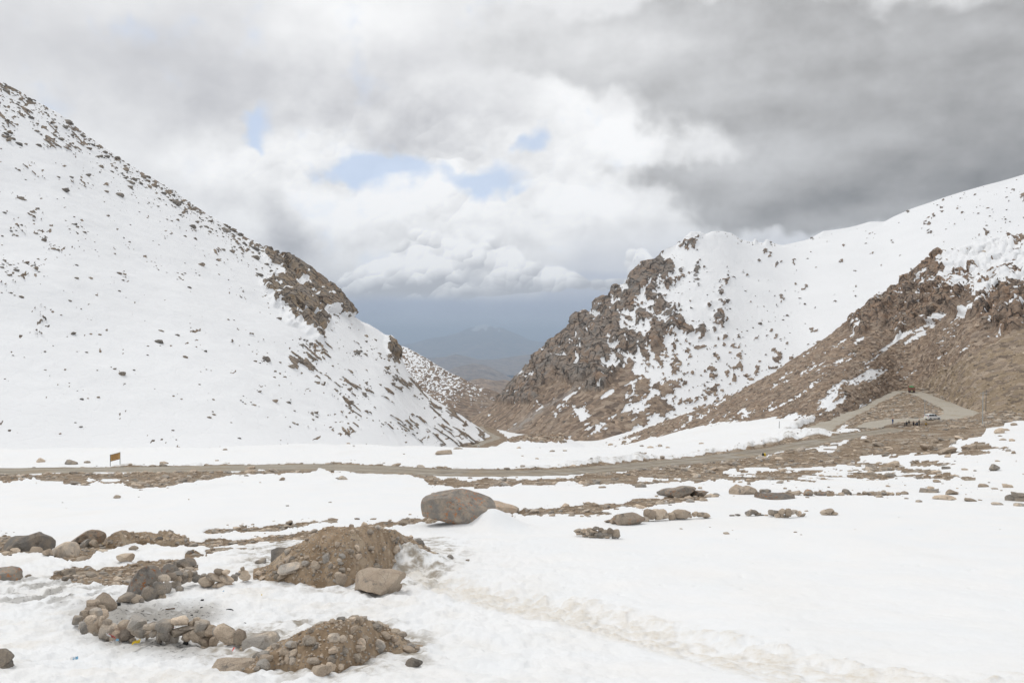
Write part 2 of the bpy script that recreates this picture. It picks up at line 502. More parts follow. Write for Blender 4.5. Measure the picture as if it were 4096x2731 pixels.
def terrain(x, y, want=False):
    """full ground height, plus the masks used by its material"""
    x, y = np.asarray(x, float), np.asarray(y, float)
    z0 = base_z(x, y)
    ys = np.maximum(y, 12.0)
    u, v = CU + F * x / ys, CV - F * z0 / ys
    far = sstep(y, 60, 200)
    near = 1 - sstep(y, 24, 60)
    # bare earth
    jag = fbm(x / 3.0, y / 3.0, oct=4, seed=3) * 3.0 + fbm(x / (0.020 * ys), y / (0.05 * ys), oct=4, seed=5, gain=0.65) * 5.0
    mb = bands(u, v, BARE) + jag
    mb = np.minimum(mb, -(bands(u, v, SNOWY) + jag * 0.6))
    mb = np.where(y > 380, bands(u, v, VBARE) + jag * 0.5, mb)
    # loose spots of rubble poking through on the right
    spots = ridged(x / 7.0, y / 16.0, oct=3, seed=31)
    zone = sstep(u, 640, 760) * sstep(v, 442, 452) * (1 - sstep(v, 478, 492)) * (1 - sstep(u, 930, 1010))
    mb = np.maximum(mb, (spots - 1.42 + 0.8 * zone) * 12)
    rd, rz = road_near(x.ravel(), y.ravel())
    rd, rz = rd.reshape(x.shape), rz.reshape(x.shape)
    # right-hand rough: everything beyond the road on the right is stony
    stony = sstep(u, 846, 872) * sstep(y, 186, 200)
    stony = np.maximum(stony, sstep(u, 800, 830) * sstep(y, 205, 225) * (1 - sstep(v, 429, 433)))
    mb = np.maximum(mb, stony * 8 + jag * 1.4 - 6 * (1 - stony) - 1.5)
    verge = 1.6 + 1.3 * fbm(x / 4, y / 4, oct=2, seed=8)
    mb = np.maximum(mb, (verge - rd) * 1.6)
    bare = sstep(mb, -0.35, 0.45)
    z = z0 + fbm(x / 22, y / 22, oct=3, seed=11) * (0.55 + 0.5 * far) * sstep(y, 10, 40)
    # snow cover with its own soft relief, thick where it is not bare
    suncup = ridged(x / 0.9, y / 1.1, oct=2, seed=21)
    lumps = fbm(x / 0.45, y / 0.5, oct=3, seed=23)
    left = sstep(-x, -6, 4)
    cover = 0.0 + 0.10 * fbm(x / 5, y / 7, oct=2, seed=27) + 0.10 * far
    rough = near * (0.12 + 0.88 * left)
    tr = np.array(TRACK, float)
    tv, tw = np.interp(u, tr[:, 0], tr[:, 1]), np.interp(u, tr[:, 0], tr[:, 2])
    q = (v - tv) / tw
    track = np.exp(-q ** 4) * sstep(u, 385, 430) * (y < 60)
    lip = np.exp(-((q + 1.0) / 0.28) ** 2) * sstep(u, 420, 520) * (y < 60)
    wet = np.exp(-(((u - 45) / 70) ** 4 + ((v - 588) / 17) ** 4))
    snow_h = cover + rough * (0.10 * (suncup - 0.3) + 0.19 * lumps) + (1 - rough) * 0.012 * lumps * near - 0.14 * track + 0.10 * lip * (0.6 + lumps) + 0.10 * track * lumps
    w1, _, wid = worley2(x / 1.3 + 0.1 * x, y / 1.7, seed=29)
    snow_h = snow_h - 0.10 * near * (wid > 0.86 - 0.2 * track) * np.exp(-(w1 / 0.085) ** 2) + 0.16 * near * fbm(x / 3.2, y / 2.2, oct=3, seed=28)
    snow_h = snow_h - 0.05 * wet + wet * 0.10 * lumps
    # drift against the big boulder, ploughed berm on the far side of the road
    b0 = hit(478, 523)
    snow_h = snow_h + 1.25 * np.exp(-(((x - b0[0] - 0.9) / 2.0) ** 2 + ((y - b0[1] + 1.2) / 1.6) ** 2))
    b1 = hit(400, 562)
    snow_h = snow_h + 0.9 * np.exp(-(((x - b1[0]) / 1.5) ** 2 + ((y - b1[1]) / 1.3) ** 2)) * (1 + 0.4 * lumps)
    bermu = sstep(u, 470, 640) * (1 - sstep(u, 815, 838))
    side = (v < np.interp(u, [400, 450, 500, 550, 600, 650, 700, 740, 780, 815, 840], [470, 473.8, 474.6, 473.2, 469.2, 464.2, 459.5, 455, 449, 441.5, 437]))
    bh = np.exp(-((rd - 3.2) / 2.0) ** 2) * side * bermu * (rd > 0)
    bn = fbm(x / 2.2, y / 2.2, oct=4, seed=41)
    snow_h = snow_h + bh * (1.1 + 1.1 * bn + 0.8 * sstep(u, 700, 780))
    lberm = np.exp(-((rd - 2.6) / 1.6) ** 2) * (u < 330) * (v < 470) * (rd > 0)
    snow_h = snow_h + lberm * (0.25 + 0.6 * bn)
    earth = -0.10 + (0.10 * fbm(x / 1.2, y / 1.2, oct=4, seed=51) + 0.16 * np.maximum(0, fbm(x / 3, y / 3, oct=3, seed=52))) * (0.6 + 1.2 * far)
    z = z + np.where(y > 420, 0.5, 1) * (snow_h * (1 - bare) + earth * bare)
    # heap of rocks and earth around the work pit
    inside = 1 - sstep(rd, -0.2, 2.2)
    z = z * (1 - inside) + (rz - 0.06) * inside
    pit = hit(911, 425.0)
    pd = ((x - pit[0]) / 7.5) ** 2 + ((y - pit[1]) / 4.0) ** 2
    z = z - 0.8 * np.exp(-pd ** 2)
    if not want:
        return z
    ash = 1.0 * np.exp(-(((u - 142) / 66) ** 4 + ((v - 613) / 12) ** 4)) + 0.55 * np.exp(-(((u - 205) / 22) ** 2 + ((v - 610) / 7) ** 2))
    ash = np.maximum(ash, 0.95 * np.exp(-(((u - 150) / 62) ** 4 + ((v - (637 + 0.10 * (u - 100))) / 9.5) ** 2)))
    ash = ash * sstep(lumps + 0.6 * fbm(x / 0.2, y / 0.2, oct=2, seed=61), -0.9, -0.1)
    ash = np.maximum(ash, wet * sstep(fbm(x / 0.5, y / 1.4, oct=3, seed=62), -0.05, 0.2) * 0.85)
    tan = 0.75 * track * sstep(lumps + 0.4 * fbm(x / 0.25, y / 0.25, oct=2, seed=63), -0.6, 0.5) + 0.32 * near * left * sstep(fbm(x / 1.6, y / 1.6, oct=3, seed=64), -0.2, 0.5)
    tan = np.maximum(tan, 0.55 * lip * sstep(lumps, 0.0, 0.35))
    dirt = (bh + 0.8 * lberm) * sstep(bn + 0.5 * fbm(x / 0.8, y / 0.8, oct=3, seed=65), 0.0, 0.45)
    dirt = np.maximum(dirt, (1 - sstep(rd, 1.0, 6.0)) * sstep(fbm(x / 1.3, y / 1.3, oct=3, seed=66), 0.05, 0.3) * 0.8 * (rd > 0))
    m1 = ((u - 350) / 112) ** 2 + ((v - 556) / 36) ** 2
    m2 = ((u - 315) / 122) ** 2 + ((v - 648) / 33) ** 2
    spill = np.maximum(np.exp(-np.maximum(m1 - 0.8, 0) * 3.0), np.exp(-np.maximum(m2 - 0.8, 0) * 3.0)) * (y < 45)
    dirt = np.maximum(dirt, spill * sstep(fbm(x / 0.7, y / 0.7, oct=4, seed=68, gain=0.65) + 0.35 * spill, 0.12, 0.42))
    pit_shade = np.exp(-(((x - pit[0]) / 9.0) ** 2 + ((y - pit[1] - 1.0) / 4.0) ** 2) ** 2)  # shade of the pit's back bank, painted into the earth colour
    dust = sstep(fbm(x / 6, y / 14, oct=3, seed=67), 0.05, 0.5) * 0.10
    return z, dict(pit_shade=pit_shade, bare=bare, ash=ash, tan=np.clip(np.maximum(tan, dust), 0, 1), dirt=np.clip(dirt, 0, 1), u=u, v=v, rd=rd, mb=mb)


def gpoint(u, v):
    p = hit(u, v)
    p[2] = float(terrain(p[0:1], p[1:2])[0])
    return p


# ------------------------------------------------------------------ mesh helpers
def mesh_obj(name, V, Fc, mat=None, parent=None, smooth=True, attrs=None):
    me = bpy.data.meshes.new(name)
    V = np.asarray(V, np.float32)
    Fc = np.asarray(Fc, np.int32)
    n = Fc.shape[1]
    me.vertices.add(len(V))
    me.vertices.foreach_set('co', V.ravel())
    me.loops.add(Fc.size)
    me.loops.foreach_set('vertex_index', Fc.ravel())
    me.polygons.add(len(Fc))
    me.polygons.foreach_set('loop_start', np.arange(0, Fc.size, n, dtype=np.int32))
    me.polygons.foreach_set('loop_total', np.full(len(Fc), n, np.int32))
    if smooth:
        me.polygons.foreach_set('use_smooth', np.ones(len(Fc), bool))
    me.update(calc_edges=True)
    for k, a in (attrs or {}).items():
        at = me.attributes.new(k, 'FLOAT', 'POINT')
        at.data.foreach_set('value', np.asarray(a, np.float32).ravel())
    if mat:
        me.materials.append(mat)
    return link(name, me, parent)


def link(name, me, parent=None):
    o = bpy.data.objects.new(name, me)
    col.objects.link(o)
    if parent is not None:
        o.parent = parent
    return o


def grid_faces(nr, nc):
    i = np.arange(nr - 1)[:, None] * nc + np.arange(nc - 1)[None, :]
    return np.stack([i, i + 1, i + nc + 1, i + nc], -1).reshape(-1, 4)


def tag(o, label, cat, group=None):
    o['label'] = label
    o['category'] = cat
    if group:
        o['group'] = group
    return o


def structure(o):
    o['kind'] = 'structure'
    return o


def stuff(o, label=None, cat=None):
    o['kind'] = 'stuff'
    if label:
        o['label'] = label
    if cat:
        o['category'] = cat
    return o


# ------------------------------------------------------------------ materials
def material(name):
    m = bpy.data.materials.new(name)
    m.use_nodes = True
    k = NT(m.node_tree)
    bs = k.new('ShaderNodeBsdfPrincipled')
    out = k.new('ShaderNodeOutputMaterial')
    k.t.links.new(bs.outputs[0], out.inputs[0])
    bs.inputs['Specular IOR Level'].default_value = 0.25
    return m, k, bs


def rock_colour(k, vec, sc, warm=0.5, rnd=None):
    """granite: warm brown and grey patches, speckle"""
    a = k.noise(vec, 0.9 * sc, 5, 0.6)
    f = k.m('ADD', k.ss(a, 0.35, 0.65), 0.0)
    c = k.mix(f, (0.215, 0.185, 0.155), (0.285, 0.215, 0.155))
    c = k.mix(k.ss(k.noise(vec, 2.1 * sc, 4, 0.65), 0.50, 0.72), c, (0.36, 0.295, 0.235))
    c = k.mix(k.ss(k.noise(vec, 1.3 * sc, 3, 0.6), 0.58, 0.72), c, (0.13, 0.115, 0.10))
    c = k.mix(k.m('MULTIPLY', k.ss(k.noise(vec, 28 * sc, 2, 0.7), 0.42, 0.62), 0.35), c, (0.13, 0.11, 0.095))
    return c


def mat_ground():
    m, k, bs = material('snow_and_earth')
    pos = k.new('ShaderNodeNewGeometry').outputs['Position']
    bare, ash, tan, dirt = k.attr('bare'), k.attr('ash'), k.attr('tan'), k.attr('dirt')
    dist = k.v('LENGTH', pos)
    # snow
    s = k.mix(k.ss(k.noise(pos, 0.35, 4, 0.6), 0.3, 0.7), (0.765, 0.78, 0.79), (0.79, 0.79, 0.785))
    s = k.mix(tan, s, (0.67, 0.625, 0.55))
    s = k.mix(k.m('MULTIPLY', tan, k.ss(k.noise(pos, 6, 4, 0.65), 0.45, 0.72)), s, (0.60, 0.53, 0.43))
    s = k.mix(ash, s, (0.33, 0.315, 0.29))
    s = k.mix(k.m('MULTIPLY', ash, k.ss(k.noise(pos, 7, 3, 0.7), 0.56, 0.66)), s, (0.06, 0.058, 0.055))
    s = k.mix(k.m('MULTIPLY', dirt, k.ss(k.noise(pos, 1.3, 5, 0.7), 0.36, 0.62)), s, (0.30, 0.265, 0.215))
    # earth with small stones
    e = k.mix(k.ss(k.noise(pos, 0.5, 5, 0.6), 0.36, 0.66), (0.165, 0.118, 0.075), (0.27, 0.205, 0.14))
    e = k.mix(k.ss(k.noise(pos, 0.22, 3, 0.5), 0.52, 0.68), e, (0.32, 0.275, 0.22))
    st = k.voro(pos, 3.2, 'F1', 'Color')
    sd = k.voro(pos, 3.2)
    sg = k.new('ShaderNodeSeparateColor')
    k.put(sg.inputs[0], st)
    pick = k.m('MULTIPLY', k.ss(sg.outputs[0], 0.45, 0.55), k.ss(sd, 0.30, 0.42, 1, 0))
    sc = k.mix(sg.outputs[1], (0.22, 0.18, 0.15), (0.46, 0.38, 0.30))
    e = k.mix(pick, e, sc)
    st2 = k.voro(pos, 0.95, 'F1', 'Color')
    sd2 = k.voro(pos, 0.95)
    sg2 = k.new('ShaderNodeSeparateColor')
    k.put(sg2.inputs[0], st2)
    pick2 = k.m('MULTIPLY', k.ss(sg2.outputs[0], 0.5, 0.6), k.ss(sd2, 0.30, 0.42, 1, 0))
    pick2 = k.m('MULTIPLY', pick2, k.ss(dist, 70, 110))
    e = k.mix(pick2, e, k.mix(sg2.outputs[1], (0.20, 0.16, 0.125), (0.46, 0.37, 0.285)))
    e = k.mix(k.m('MULTIPLY', k.attr('pit_shade'), 0.8), e, (0.07, 0.052, 0.038))  # near-black earth in place of the shadow round the work pit
    b = k.ss(k.m('MULTIPLY_ADD', k.m('SUBTRACT', k.noise(pos, 4, 3, 0.6), 0.5), 0.55, bare), 0.40, 0.60)
    k.put(bs.inputs['Base Color'], k.mix(b, s, e))
    k.put(bs.inputs['Roughness'], k.lin(b, 0, 1, 0.7, 0.92))
    spx = k.new('ShaderNodeSeparateXYZ')
    k.put(spx.inputs[0], pos)
    nearw = k.m('MULTIPLY', k.ss(dist, 20, 75, 1, 0.12), k.m('MAXIMUM', k.ss(spx.outputs[0], -4, 5, 1, 0.25), k.m('MULTIPLY', tan, 1.6)))
    sn = k.m('ADD', k.m('MULTIPLY', k.noise(pos, 3.2, 5, 0.6), 1.0), k.m('MULTIPLY', k.noise(pos, 11, 3, 0.6), 0.35))
    en = k.m('ADD', k.m('MULTIPLY', k.noise(pos, 5, 5, 0.65), 1.2), k.m('MULTIPLY', pick, 1.0))
    hgt = k.m('ADD', k.m('MULTIPLY', k.m('MULTIPLY', sn, nearw), k.m('SUBTRACT', 1.0, b)), k.m('MULTIPLY', en, k.m('MULTIPLY', b, 1.2)))
    k.put(bs.inputs['Normal'], k.bump(hgt, 0.55, 0.10))
    return m


def mat_mountain(name, sc, rock=((0.20, 0.165, 0.135), (0.265, 0.19, 0.135), (0.15, 0.13, 0.115)), scree=((0.235, 0.17, 0.12), (0.30, 0.225, 0.16)), snowc=(0.785, 0.795, 0.805), cell=1.0, bumpd=None, strata=1.0, streak=None, fanc=(0.36, 0.285, 0.19)):
    """snow / scree / rock faces, mixed by the attributes snow, face and fan; sc sets the grain in 1/m"""
    m, k, bs = material(name)
    rock = tuple(tuple(c * 1.35 for c in q) for q in rock)
    scree = tuple(tuple(c * 1.12 for c in q) for q in scree)
    pos = k.new('ShaderNodeNewGeometry').outputs['Position']
    snow, face, fan = k.attr('snow'), k.attr('face'), k.attr('fan')
    r = k.mix(k.ss(k.noise(pos, 0.25 * sc, 5, 0.65), 0.38, 0.62), rock[0], rock[1])
    r = k.mix(k.ss(k.noise(k.v('MULTIPLY', pos, (1, 1, 0.35)), 0.6 * sc, 5, 0.7), 0.52, 0.70), r, rock[2])
    r = k.mix(k.m('MULTIPLY', k.ss(k.noise(pos, 0.12 * sc, 3, 0.6), 0.56, 0.70), 0.6), r, (0.34, 0.215, 0.13))
    wp = k.v('MULTIPLY_ADD', k.v('SUBTRACT', k.noise(pos, 0.35 * sc, 3, 0.6, color=True), (0.5, 0.5, 0.5)), (2.2 / sc, 2.2 / sc, 2.2 / sc), k.v('MULTIPLY', pos, (1, 1, 0.5)))
    crack = k.voro(wp, 0.30 * sc, 'DISTANCE_TO_EDGE')
    ck = k.ss(crack, 0.0, 0.075, 1, 0)
    r = k.mix(k.m('MULTIPLY', ck, 0.75), r, (0.075, 0.065, 0.058))
    s = k.mix(k.ss(k.noise(pos, 0.12 * sc, 4, 0.6), 0.35, 0.65), scree[0], scree[1])
    vc = k.voro(pos, 1.15 * sc * cell, 'F1', 'Color')
    sg = k.new('ShaderNodeSeparateColor')
    k.put(sg.inputs[0], vc)
    s = k.mix(k.ss(sg.outputs[0], 0.0, 1.0, 0.0, 0.9), s, k.mix(sg.outputs[1], (0.085, 0.06, 0.043), (0.56, 0.425, 0.315)))
    sg3 = k.new('ShaderNodeSeparateColor')
    k.put(sg3.inputs[0], k.voro(pos, 0.62 * sc * cell, 'F1', 'Color'))
    s = k.mix(k.m('MULTIPLY', fan, 0.6), s, fanc)
    s = k.mix(k.m('MULTIPLY', k.ss(sg3.outputs[0], 0.5, 0.62), 0.75), s, k.mix(sg3.outputs[1], (0.13, 0.10, 0.08), (0.50, 0.40, 0.31)))
    c = k.mix(face, s, r)
    n = k.m('SUBTRACT', k.noise(pos, 1.6 * sc, 4, 0.65), 0.5)
    f = k.ss(k.m('MULTIPLY_ADD', n, 0.75, snow), 0.42, 0.58)
    sn = k.mix(k.ss(k.noise(pos, 0.08 * sc, 4, 0.6), 0.35, 0.65), snowc, tuple(q * 0.985 for q in snowc))
    k.put(bs.inputs['Base Color'], k.mix(f, c, sn))
    bs.inputs['Roughness'].default_value = 0.85
    d0 = k.voro(pos, 1.15 * sc * cell)
    h = k.m('ADD', k.m('MULTIPLY', k.noise(pos, 0.8 * sc, 6, 0.7), 1.6), k.m('ADD', k.m('MULTIPLY', d0, -0.7), k.m('MULTIPLY', k.m('MULTIPLY', ck, face), -1.2)))
    h = k.m('MULTIPLY', h, k.lin(f, 0, 1, 1.0, 0.06))
    k.put(bs.inputs['Normal'], k.bump(h, 1.0, (bumpd or 0.55 / sc)))
    return m


def mat_road():
    m, k, bs = material('gravel_road')
    pos = k.new('ShaderNodeNewGeometry').outputs['Position']
    a = k.attr('across')
    t = k.attr('tone')
    c = k.mix(k.ss(k.noise(pos, 0.5, 5, 0.65), 0.35, 0.65), (0.235, 0.205, 0.165), (0.30, 0.26, 0.205))
    c = k.mix(t, c, (0.40, 0.365, 0.305))
    c = k.mix(k.m('MULTIPLY', k.ss(k.noise(pos, 0.13, 3, 0.6), 0.52, 0.66), 0.5), c, (0.30, 0.235, 0.155))
    c = k.mix(k.m('MULTIPLY', k.ss(k.noise(pos, 3.0, 4, 0.7), 0.5, 0.7), 0.5), c, (0.18, 0.155, 0.125))
    rut = k.m('MULTIPLY', k.ss(k.m('ABSOLUTE', k.m('SUBTRACT', k.m('ABSOLUTE', a), 0.42)), 0.0, 0.16, 1, 0), 0.55)
    c = k.mix(rut, c, (0.40, 0.365, 0.305))
    c = k.mix(k.m('MULTIPLY', k.ss(k.noise(k.v('MULTIPLY', pos, (0.15, 1, 1)), 0.9, 4, 0.65), 0.55, 0.68), k.m('SUBTRACT', 0.75, k.m('MULTIPLY', t, 0.5))), c, (0.13, 0.115, 0.095))
    k.put(bs.inputs['Base Color'], c)
    wet = k.m('MULTIPLY', k.ss(k.noise(k.v('MULTIPLY', pos, (0.5, 1, 1)), 0.35, 3, 0.6), 0.53, 0.6), k.m('SUBTRACT', 1.0, t))
    k.put(bs.inputs['Roughness'], k.lin(wet, 0, 1, 0.92, 0.45))
    k.put(bs.inputs['Normal'], k.bump(k.noise(pos, 4, 5, 0.7), 0.5, 0.08))
    return m


M = {}
M['ground'] = mat_ground()
M['road'] = mat_road()

# ------------------------------------------------------------------ ground sheet
fine = np.arange(-60, 1085, 1.25)
lft = -60 - np.cumsum(1.25 * 1.12 ** np.arange(1, 46))
rgt = fine[-1] + np.cumsum(1.25 * 1.12 ** np.arange(1, 46))
UC = np.concatenate([lft[::-1], fine, rgt])
vt = np.arange(692, 446.2, -0.85)
yc = _ys[_ys < 190]
vc_ = CV - F * base_z(0 * yc, yc) / yc
yn = np.interp(-vt, -vc_, yc)
YR = np.concatenate([np.linspace(-80, yn[0] - 0.4, 34), yn, np.linspace(yn[-1] + 1.2, 350, 96), 350 + np.cumsum(np.linspace(6, 26, 70))])
YY, UU = np.meshgrid(YR, UC, indexing='ij')
XX = (UU - CU) / F * np.maximum(YY, 12.0)
ZZ, gm = terrain(XX.ravel(), YY.ravel(), True)
FARY = [2200, 3500, 6000, 10000, 20000, 40000, 66000]
FARZ = [-230, -330, -520, -700, -1000, -1300, -1500]
Xf = (UC[None, :] - CU) / F * np.array(FARY)[:, None]
V = np.concatenate([np.stack([XX.ravel(), YY.ravel(), ZZ], 1), np.stack([Xf.ravel(), np.repeat(FARY, len(UC)), np.repeat(FARZ, len(UC))], 1)])
padn = len(V) - len(ZZ)
att = {q: np.concatenate([gm[q], np.full(padn, 1.0 if q == 'bare' else 0.0)]) for q in ('bare', 'ash', 'tan', 'dirt', 'pit_shade')}
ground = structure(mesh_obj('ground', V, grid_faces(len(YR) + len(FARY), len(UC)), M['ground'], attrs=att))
GBARE = (XX.ravel(), YY.ravel(), ZZ, gm)

for Q, hw in ROADS:
    t = np.gradient(Q[:, :2], axis=0)
    t /= np.linalg.norm(t, axis=1)[:, None]
    nrm = np.stack([-t[:, 1], t[:, 0]], 1)
    ac = np.linspace(-1, 1, 17)
    wide = np.ones(len(Q))
    if Q is LOOP:
        uq = CU + F * Q[:, 0] / Q[:, 1]
        wide = 0.9 + 0.4 * sstep(uq, 925, 962) + 0.25 * np.exp(-((uq - 905) / 12) ** 2)
    edge = hw * wide + 1.4 * fbm(np.arange(len(Q)) / 7.0, np.zeros(len(Q)), oct=4, seed=71)
    Vx = Q[:, None, :2] + nrm[:, None, :] * (ac[None, :, None] * edge[:, None, None])
    zz = Q[:, None, 2] + 0.02 + 0.05 * (1 - ac[None, :] ** 2) - 0.05 * np.exp(-((np.abs(ac) - 0.42) / 0.15) ** 2)[None, :]
    zz = zz + 0.04 * fbm(Vx[..., 0] / 1.5, Vx[..., 1] / 1.5, oct=3, seed=72)
    zz[:, [0, -1]] -= 0.12
    tone = np.full(zz.shape, 1.0 if Q is LOOP else 0.4 if Q is VALLEY else 0.0)
    if Q is MAIN:
        tone += 0.35 * (1 - sstep(Vx[..., 0], -30, -5))
    structure(mesh_obj('road', np.concatenate([Vx, zz[..., None]], 2).reshape(-1, 3), grid_faces(len(Q), 17), M['road'],
                       attrs=dict(across=np.tile(ac, len(Q)), tone=tone)))

# ------------------------------------------------------------------ mountains: sheets that rise from a foot line to a skyline
class Sheet:
    pass


def mountain(name, us, sky, foot, dtop, dfoot, rows, mat, shape=1.0, relief=None, masks=None, su=3, sf=5, back=(0.35, 14), rough=None, smo=10, crest=0.10, ds=8):
    """us: columns; sky/foot: pixel height of skyline and foot; dtop/dfoot: their distance in metres"""
    us = np.asarray(us, float)
    vs = tab(sky, us)
    d1 = smooth1(tab(dtop, us), ds)
    d0 = smooth1(tab(dfoot, us), sf)
    vf = smooth1(tab(foot, us), sf)
    t = np.linspace(0, 1, rows)[:, None]
    vsm = smooth1(vs, smo)
    z1 = (CV - vsm) / F * d1
    z0 = (CV - vf) / F * d0
    yy = d0 + (d1 - d0) * t
    zz = z0 + (z1 - z0) * t ** shape + (vsm - vs) / F * d1 * sstep(t, 1 - crest, 1.0)
    z1 = zz[-1]
    xx = (us - CU) / F * yy
    # far side
    nb = back[1]
    tb = np.linspace(0, 1, nb + 1)[1:, None]
    ext = (d1 - d0) * 0.9
    yb = d1 + ext * tb
    zb = z1 - np.maximum(z1 - z0, 0.2 * (d1 - d0)) * (0.15 * tb + 0.85 * tb ** 1.3)
    xb = (us - CU) / F * yb
    X, Y, Z = np.concatenate([xx, xb]), np.concatenate([yy, yb]), np.concatenate([zz, zb])
    U = np.repeat(us[None, :], rows + nb, 0)
    Vv = CV - F * Z / Y
    T = np.concatenate([t + 0 * us, 1 + tb + 0 * us])
    s = Sheet()
    s.us, s.rows, s.U, s.V, s.T, s.X, s.Y, s.Z = us, rows, U, Vv, T, X, Y, Z
    att = masks(s)
    if relief is not None:
        # push out along the surface normal
        P = np.stack([X, Y, Z], -1)
        n = np.cross(np.gradient(P, axis=1), np.gradient(P, axis=0))
        n /= np.linalg.norm(n, axis=2)[..., None] + 1e-9
        n[n[..., 2] < 0] *= -1
        h = relief(s, att)
        h = h * (1 - 0.45 * np.exp(-((s.T - 1) / 0.02) ** 2))
        P = P + n * h[..., None]
        s.X, s.Y, s.Z = P[..., 0], P[..., 1], P[..., 2]
        s.n = n
    s.att = att
    s.ob = structure(mesh_obj(name, np.stack([s.X, s.Y, s.Z], -1).reshape(-1, 3), grid_faces(*s.X.shape), mat, attrs=att))
    return s


def graded(u0, u1, step, far0, far1):
    """columns at an even step inside [u0, u1], widening gently outside"""
    f = np.arange(u0, u1, step)
    lo = u0 - np.cumsum(step * 1.08 ** np.arange(1, 80))
    hi = f[-1] + np.cumsum(step * 1.08 ** np.arange(1, 80))
    return np.concatenate([lo[lo > far0][::-1], f, hi[hi < far1]])


def streaks(u, v, lst):
    """bands of snow lying along given lines (u0, v0, u1, v1, half width)"""
    r = np.zeros_like(u)
    for a, b, c, d, w in lst:
        L2 = (c - a) ** 2 + (d - b) ** 2
        t = np.clip(((u - a) * (c - a) + (v - b) * (d - b)) / L2, 0, 1)
        dd = np.hypot(u - a - t * (c - a), v - b - t * (d - b))
        r = np.maximum(r, np.exp(-(dd / w) ** 2))
    return r


def rot(u, v, deg):
    a = math.radians(deg)
    return u * math.cos(a) - v * math.sin(a), u * math.sin(a) + v * math.cos(a)


# ---- left mountain, deep in snow
LSKY = [(-700, -330), (-300, -120), (0, 80), (26, 95), (61, 115), (87, 136), (131, 166), (174, 190), (209, 214), (244, 236), (270, 251), (296, 262), (306, 269), (313, 276), (331, 288), (344, 298),
        (350, 305), (353, 316), (362, 322), (370, 325), (384, 334), (388, 336), (392, 335), (398, 347), (401, 356), (407, 371), (411, 375), (418, 386), (435, 399), (457, 412), (475, 425), (490, 436), (505, 441)]


def lmask(s):
    u, v = s.U, s.V
    # rock faces: the cliff band near the nose of the spur, and the crag on its edge
    def blob(cu, cv, a, b, deg):
        p, q = rot(u - cu, v - cv, deg)
        return 1 - np.sqrt((p / a) ** 2 + (q / b) ** 2)
    j = fbm(u / 14, v / 14, oct=4, seed=101) * 0.9
    p1, q1 = rot(u, v, -38)
    stre = fbm(p1 / 40, q1 / 5, oct=4, seed=102)
    cl = np.maximum.reduce([blob(298, 301, 40, 21, -52), blob(326, 292, 30, 15, -44), blob(286, 263, 36, 8, -34), blob(342, 303, 15, 13, -50), blob(395, 352, 16, 6.5, -62),
                            blob(308, 318, 26, 12, -60), blob(268, 288, 9, 6, -50)])
    clf = cl * 1.15 + j * 0.75
    ledge = fbm(u / 9, v / 4.2, oct=3, seed=103)
    rockm = sstep(clf, 0.05, 0.16) * (1 - 0.95 * sstep(ledge - 0.15 * cl, 0.19, 0.25))
    # ribs of rock breaking the snow to the right, following the fall line
    rib = ridged(p1 / 50, q1 / 6.0, oct=4, seed=104)
    zone = field(u, v, [(0, 100, .1, 30), (0, 250, .0, 40), (150, 350, -.4, 50), (60, 420, -.5, 40), (250, 420, -.25, 30), (330, 360, .28, 26), (400, 400, .36, 26), (370, 420, .2, 20), (450, 425, .34, 20),
                        (240, 300, -.3, 30), (200, 220, .15, 16), (230, 260, .1, 16), (120, 160, .2, 16), (60, 120, .22, 16), (260, 340, -.05, 20), (300, 390, .0, 20), (100, 250, -.4, 30), (470, 440, .5, 12), (0, 440, -.5, 30)])
    patch = fbm(u / 30, v / 22, oct=3, seed=106)
    ribm = sstep(rib + 0.5 * zone + 0.55 * patch, 0.93, 1.0)
    edge = np.exp(-((v - tab(LSKY, u)) / 9.0) ** 2) * (u < 280)
    spec = sstep(fbm(u / 6, v / 4, oct=3, seed=105) + 0.30 * edge + 0.16 * zone + 0.8 * np.minimum(patch, 0.15) - 0.08, 0.36, 0.42)
    rock = np.maximum.reduce([rockm, ribm * 0.92, spec])
    toe = sstep(v, 441, 446) * sstep(u, 452, 466)
    rock = np.maximum(rock, toe)
    return dict(snow=1 - rock, face=np.maximum(rockm, 0.5), fan=0 * u, cliff=sstep(clf, -0.2, 0.25), rib=ribm)


def lrelief(s, a):
    x, y, z = s.X, s.Y, s.Z
    pp, qq = rot(s.U, s.V, -48)
    f1, f2, idn = worley2(pp / 24, qq / 8.5, seed=111)
    blk = (idn - 0.45) * 6.0 + 3.2 * np.minimum(f2 - f1, 0.35)
    crag = a['cliff'] * (blk + 3.0 * ridged(x / 22, y / 22, z / 12, oct=4, seed=112))
    h = 2.6 * fbm(x / 60, y / 60, z / 60, oct=4, seed=113) + crag * 0.8 + a['rib'] * 0.8 + 0.35 * fbm(x / 6, y / 6, z / 6, oct=3, seed=114)
    return h * sstep(s.T, 0.0, 0.1)


M['left'] = mat_mountain('snow_slope', 0.55, rock=((0.19, 0.165, 0.14), (0.25, 0.19, 0.13), (0.11, 0.105, 0.10)), scree=((0.17, 0.145, 0.115), (0.22, 0.18, 0.14)))
LM = mountain('mountain', graded(-40, 506, 1.15, -700, 506), LSKY,
              [(-700, 452), (0, 451), (250, 452), (400, 453), (440, 451), (480, 446), (505, 443)], [(-700, 360), (-300, 385), (0, 420), (200, 470), (348, 520), (480, 560), (505, 570)],
              [(-700, 135), (0, 148), (250, 170), (400, 232), (440, 330), (480, 500), (505, 545)], 360, M['left'], 1.1, lrelief, lmask, back=(.35, 16), sf=28, ds=40)

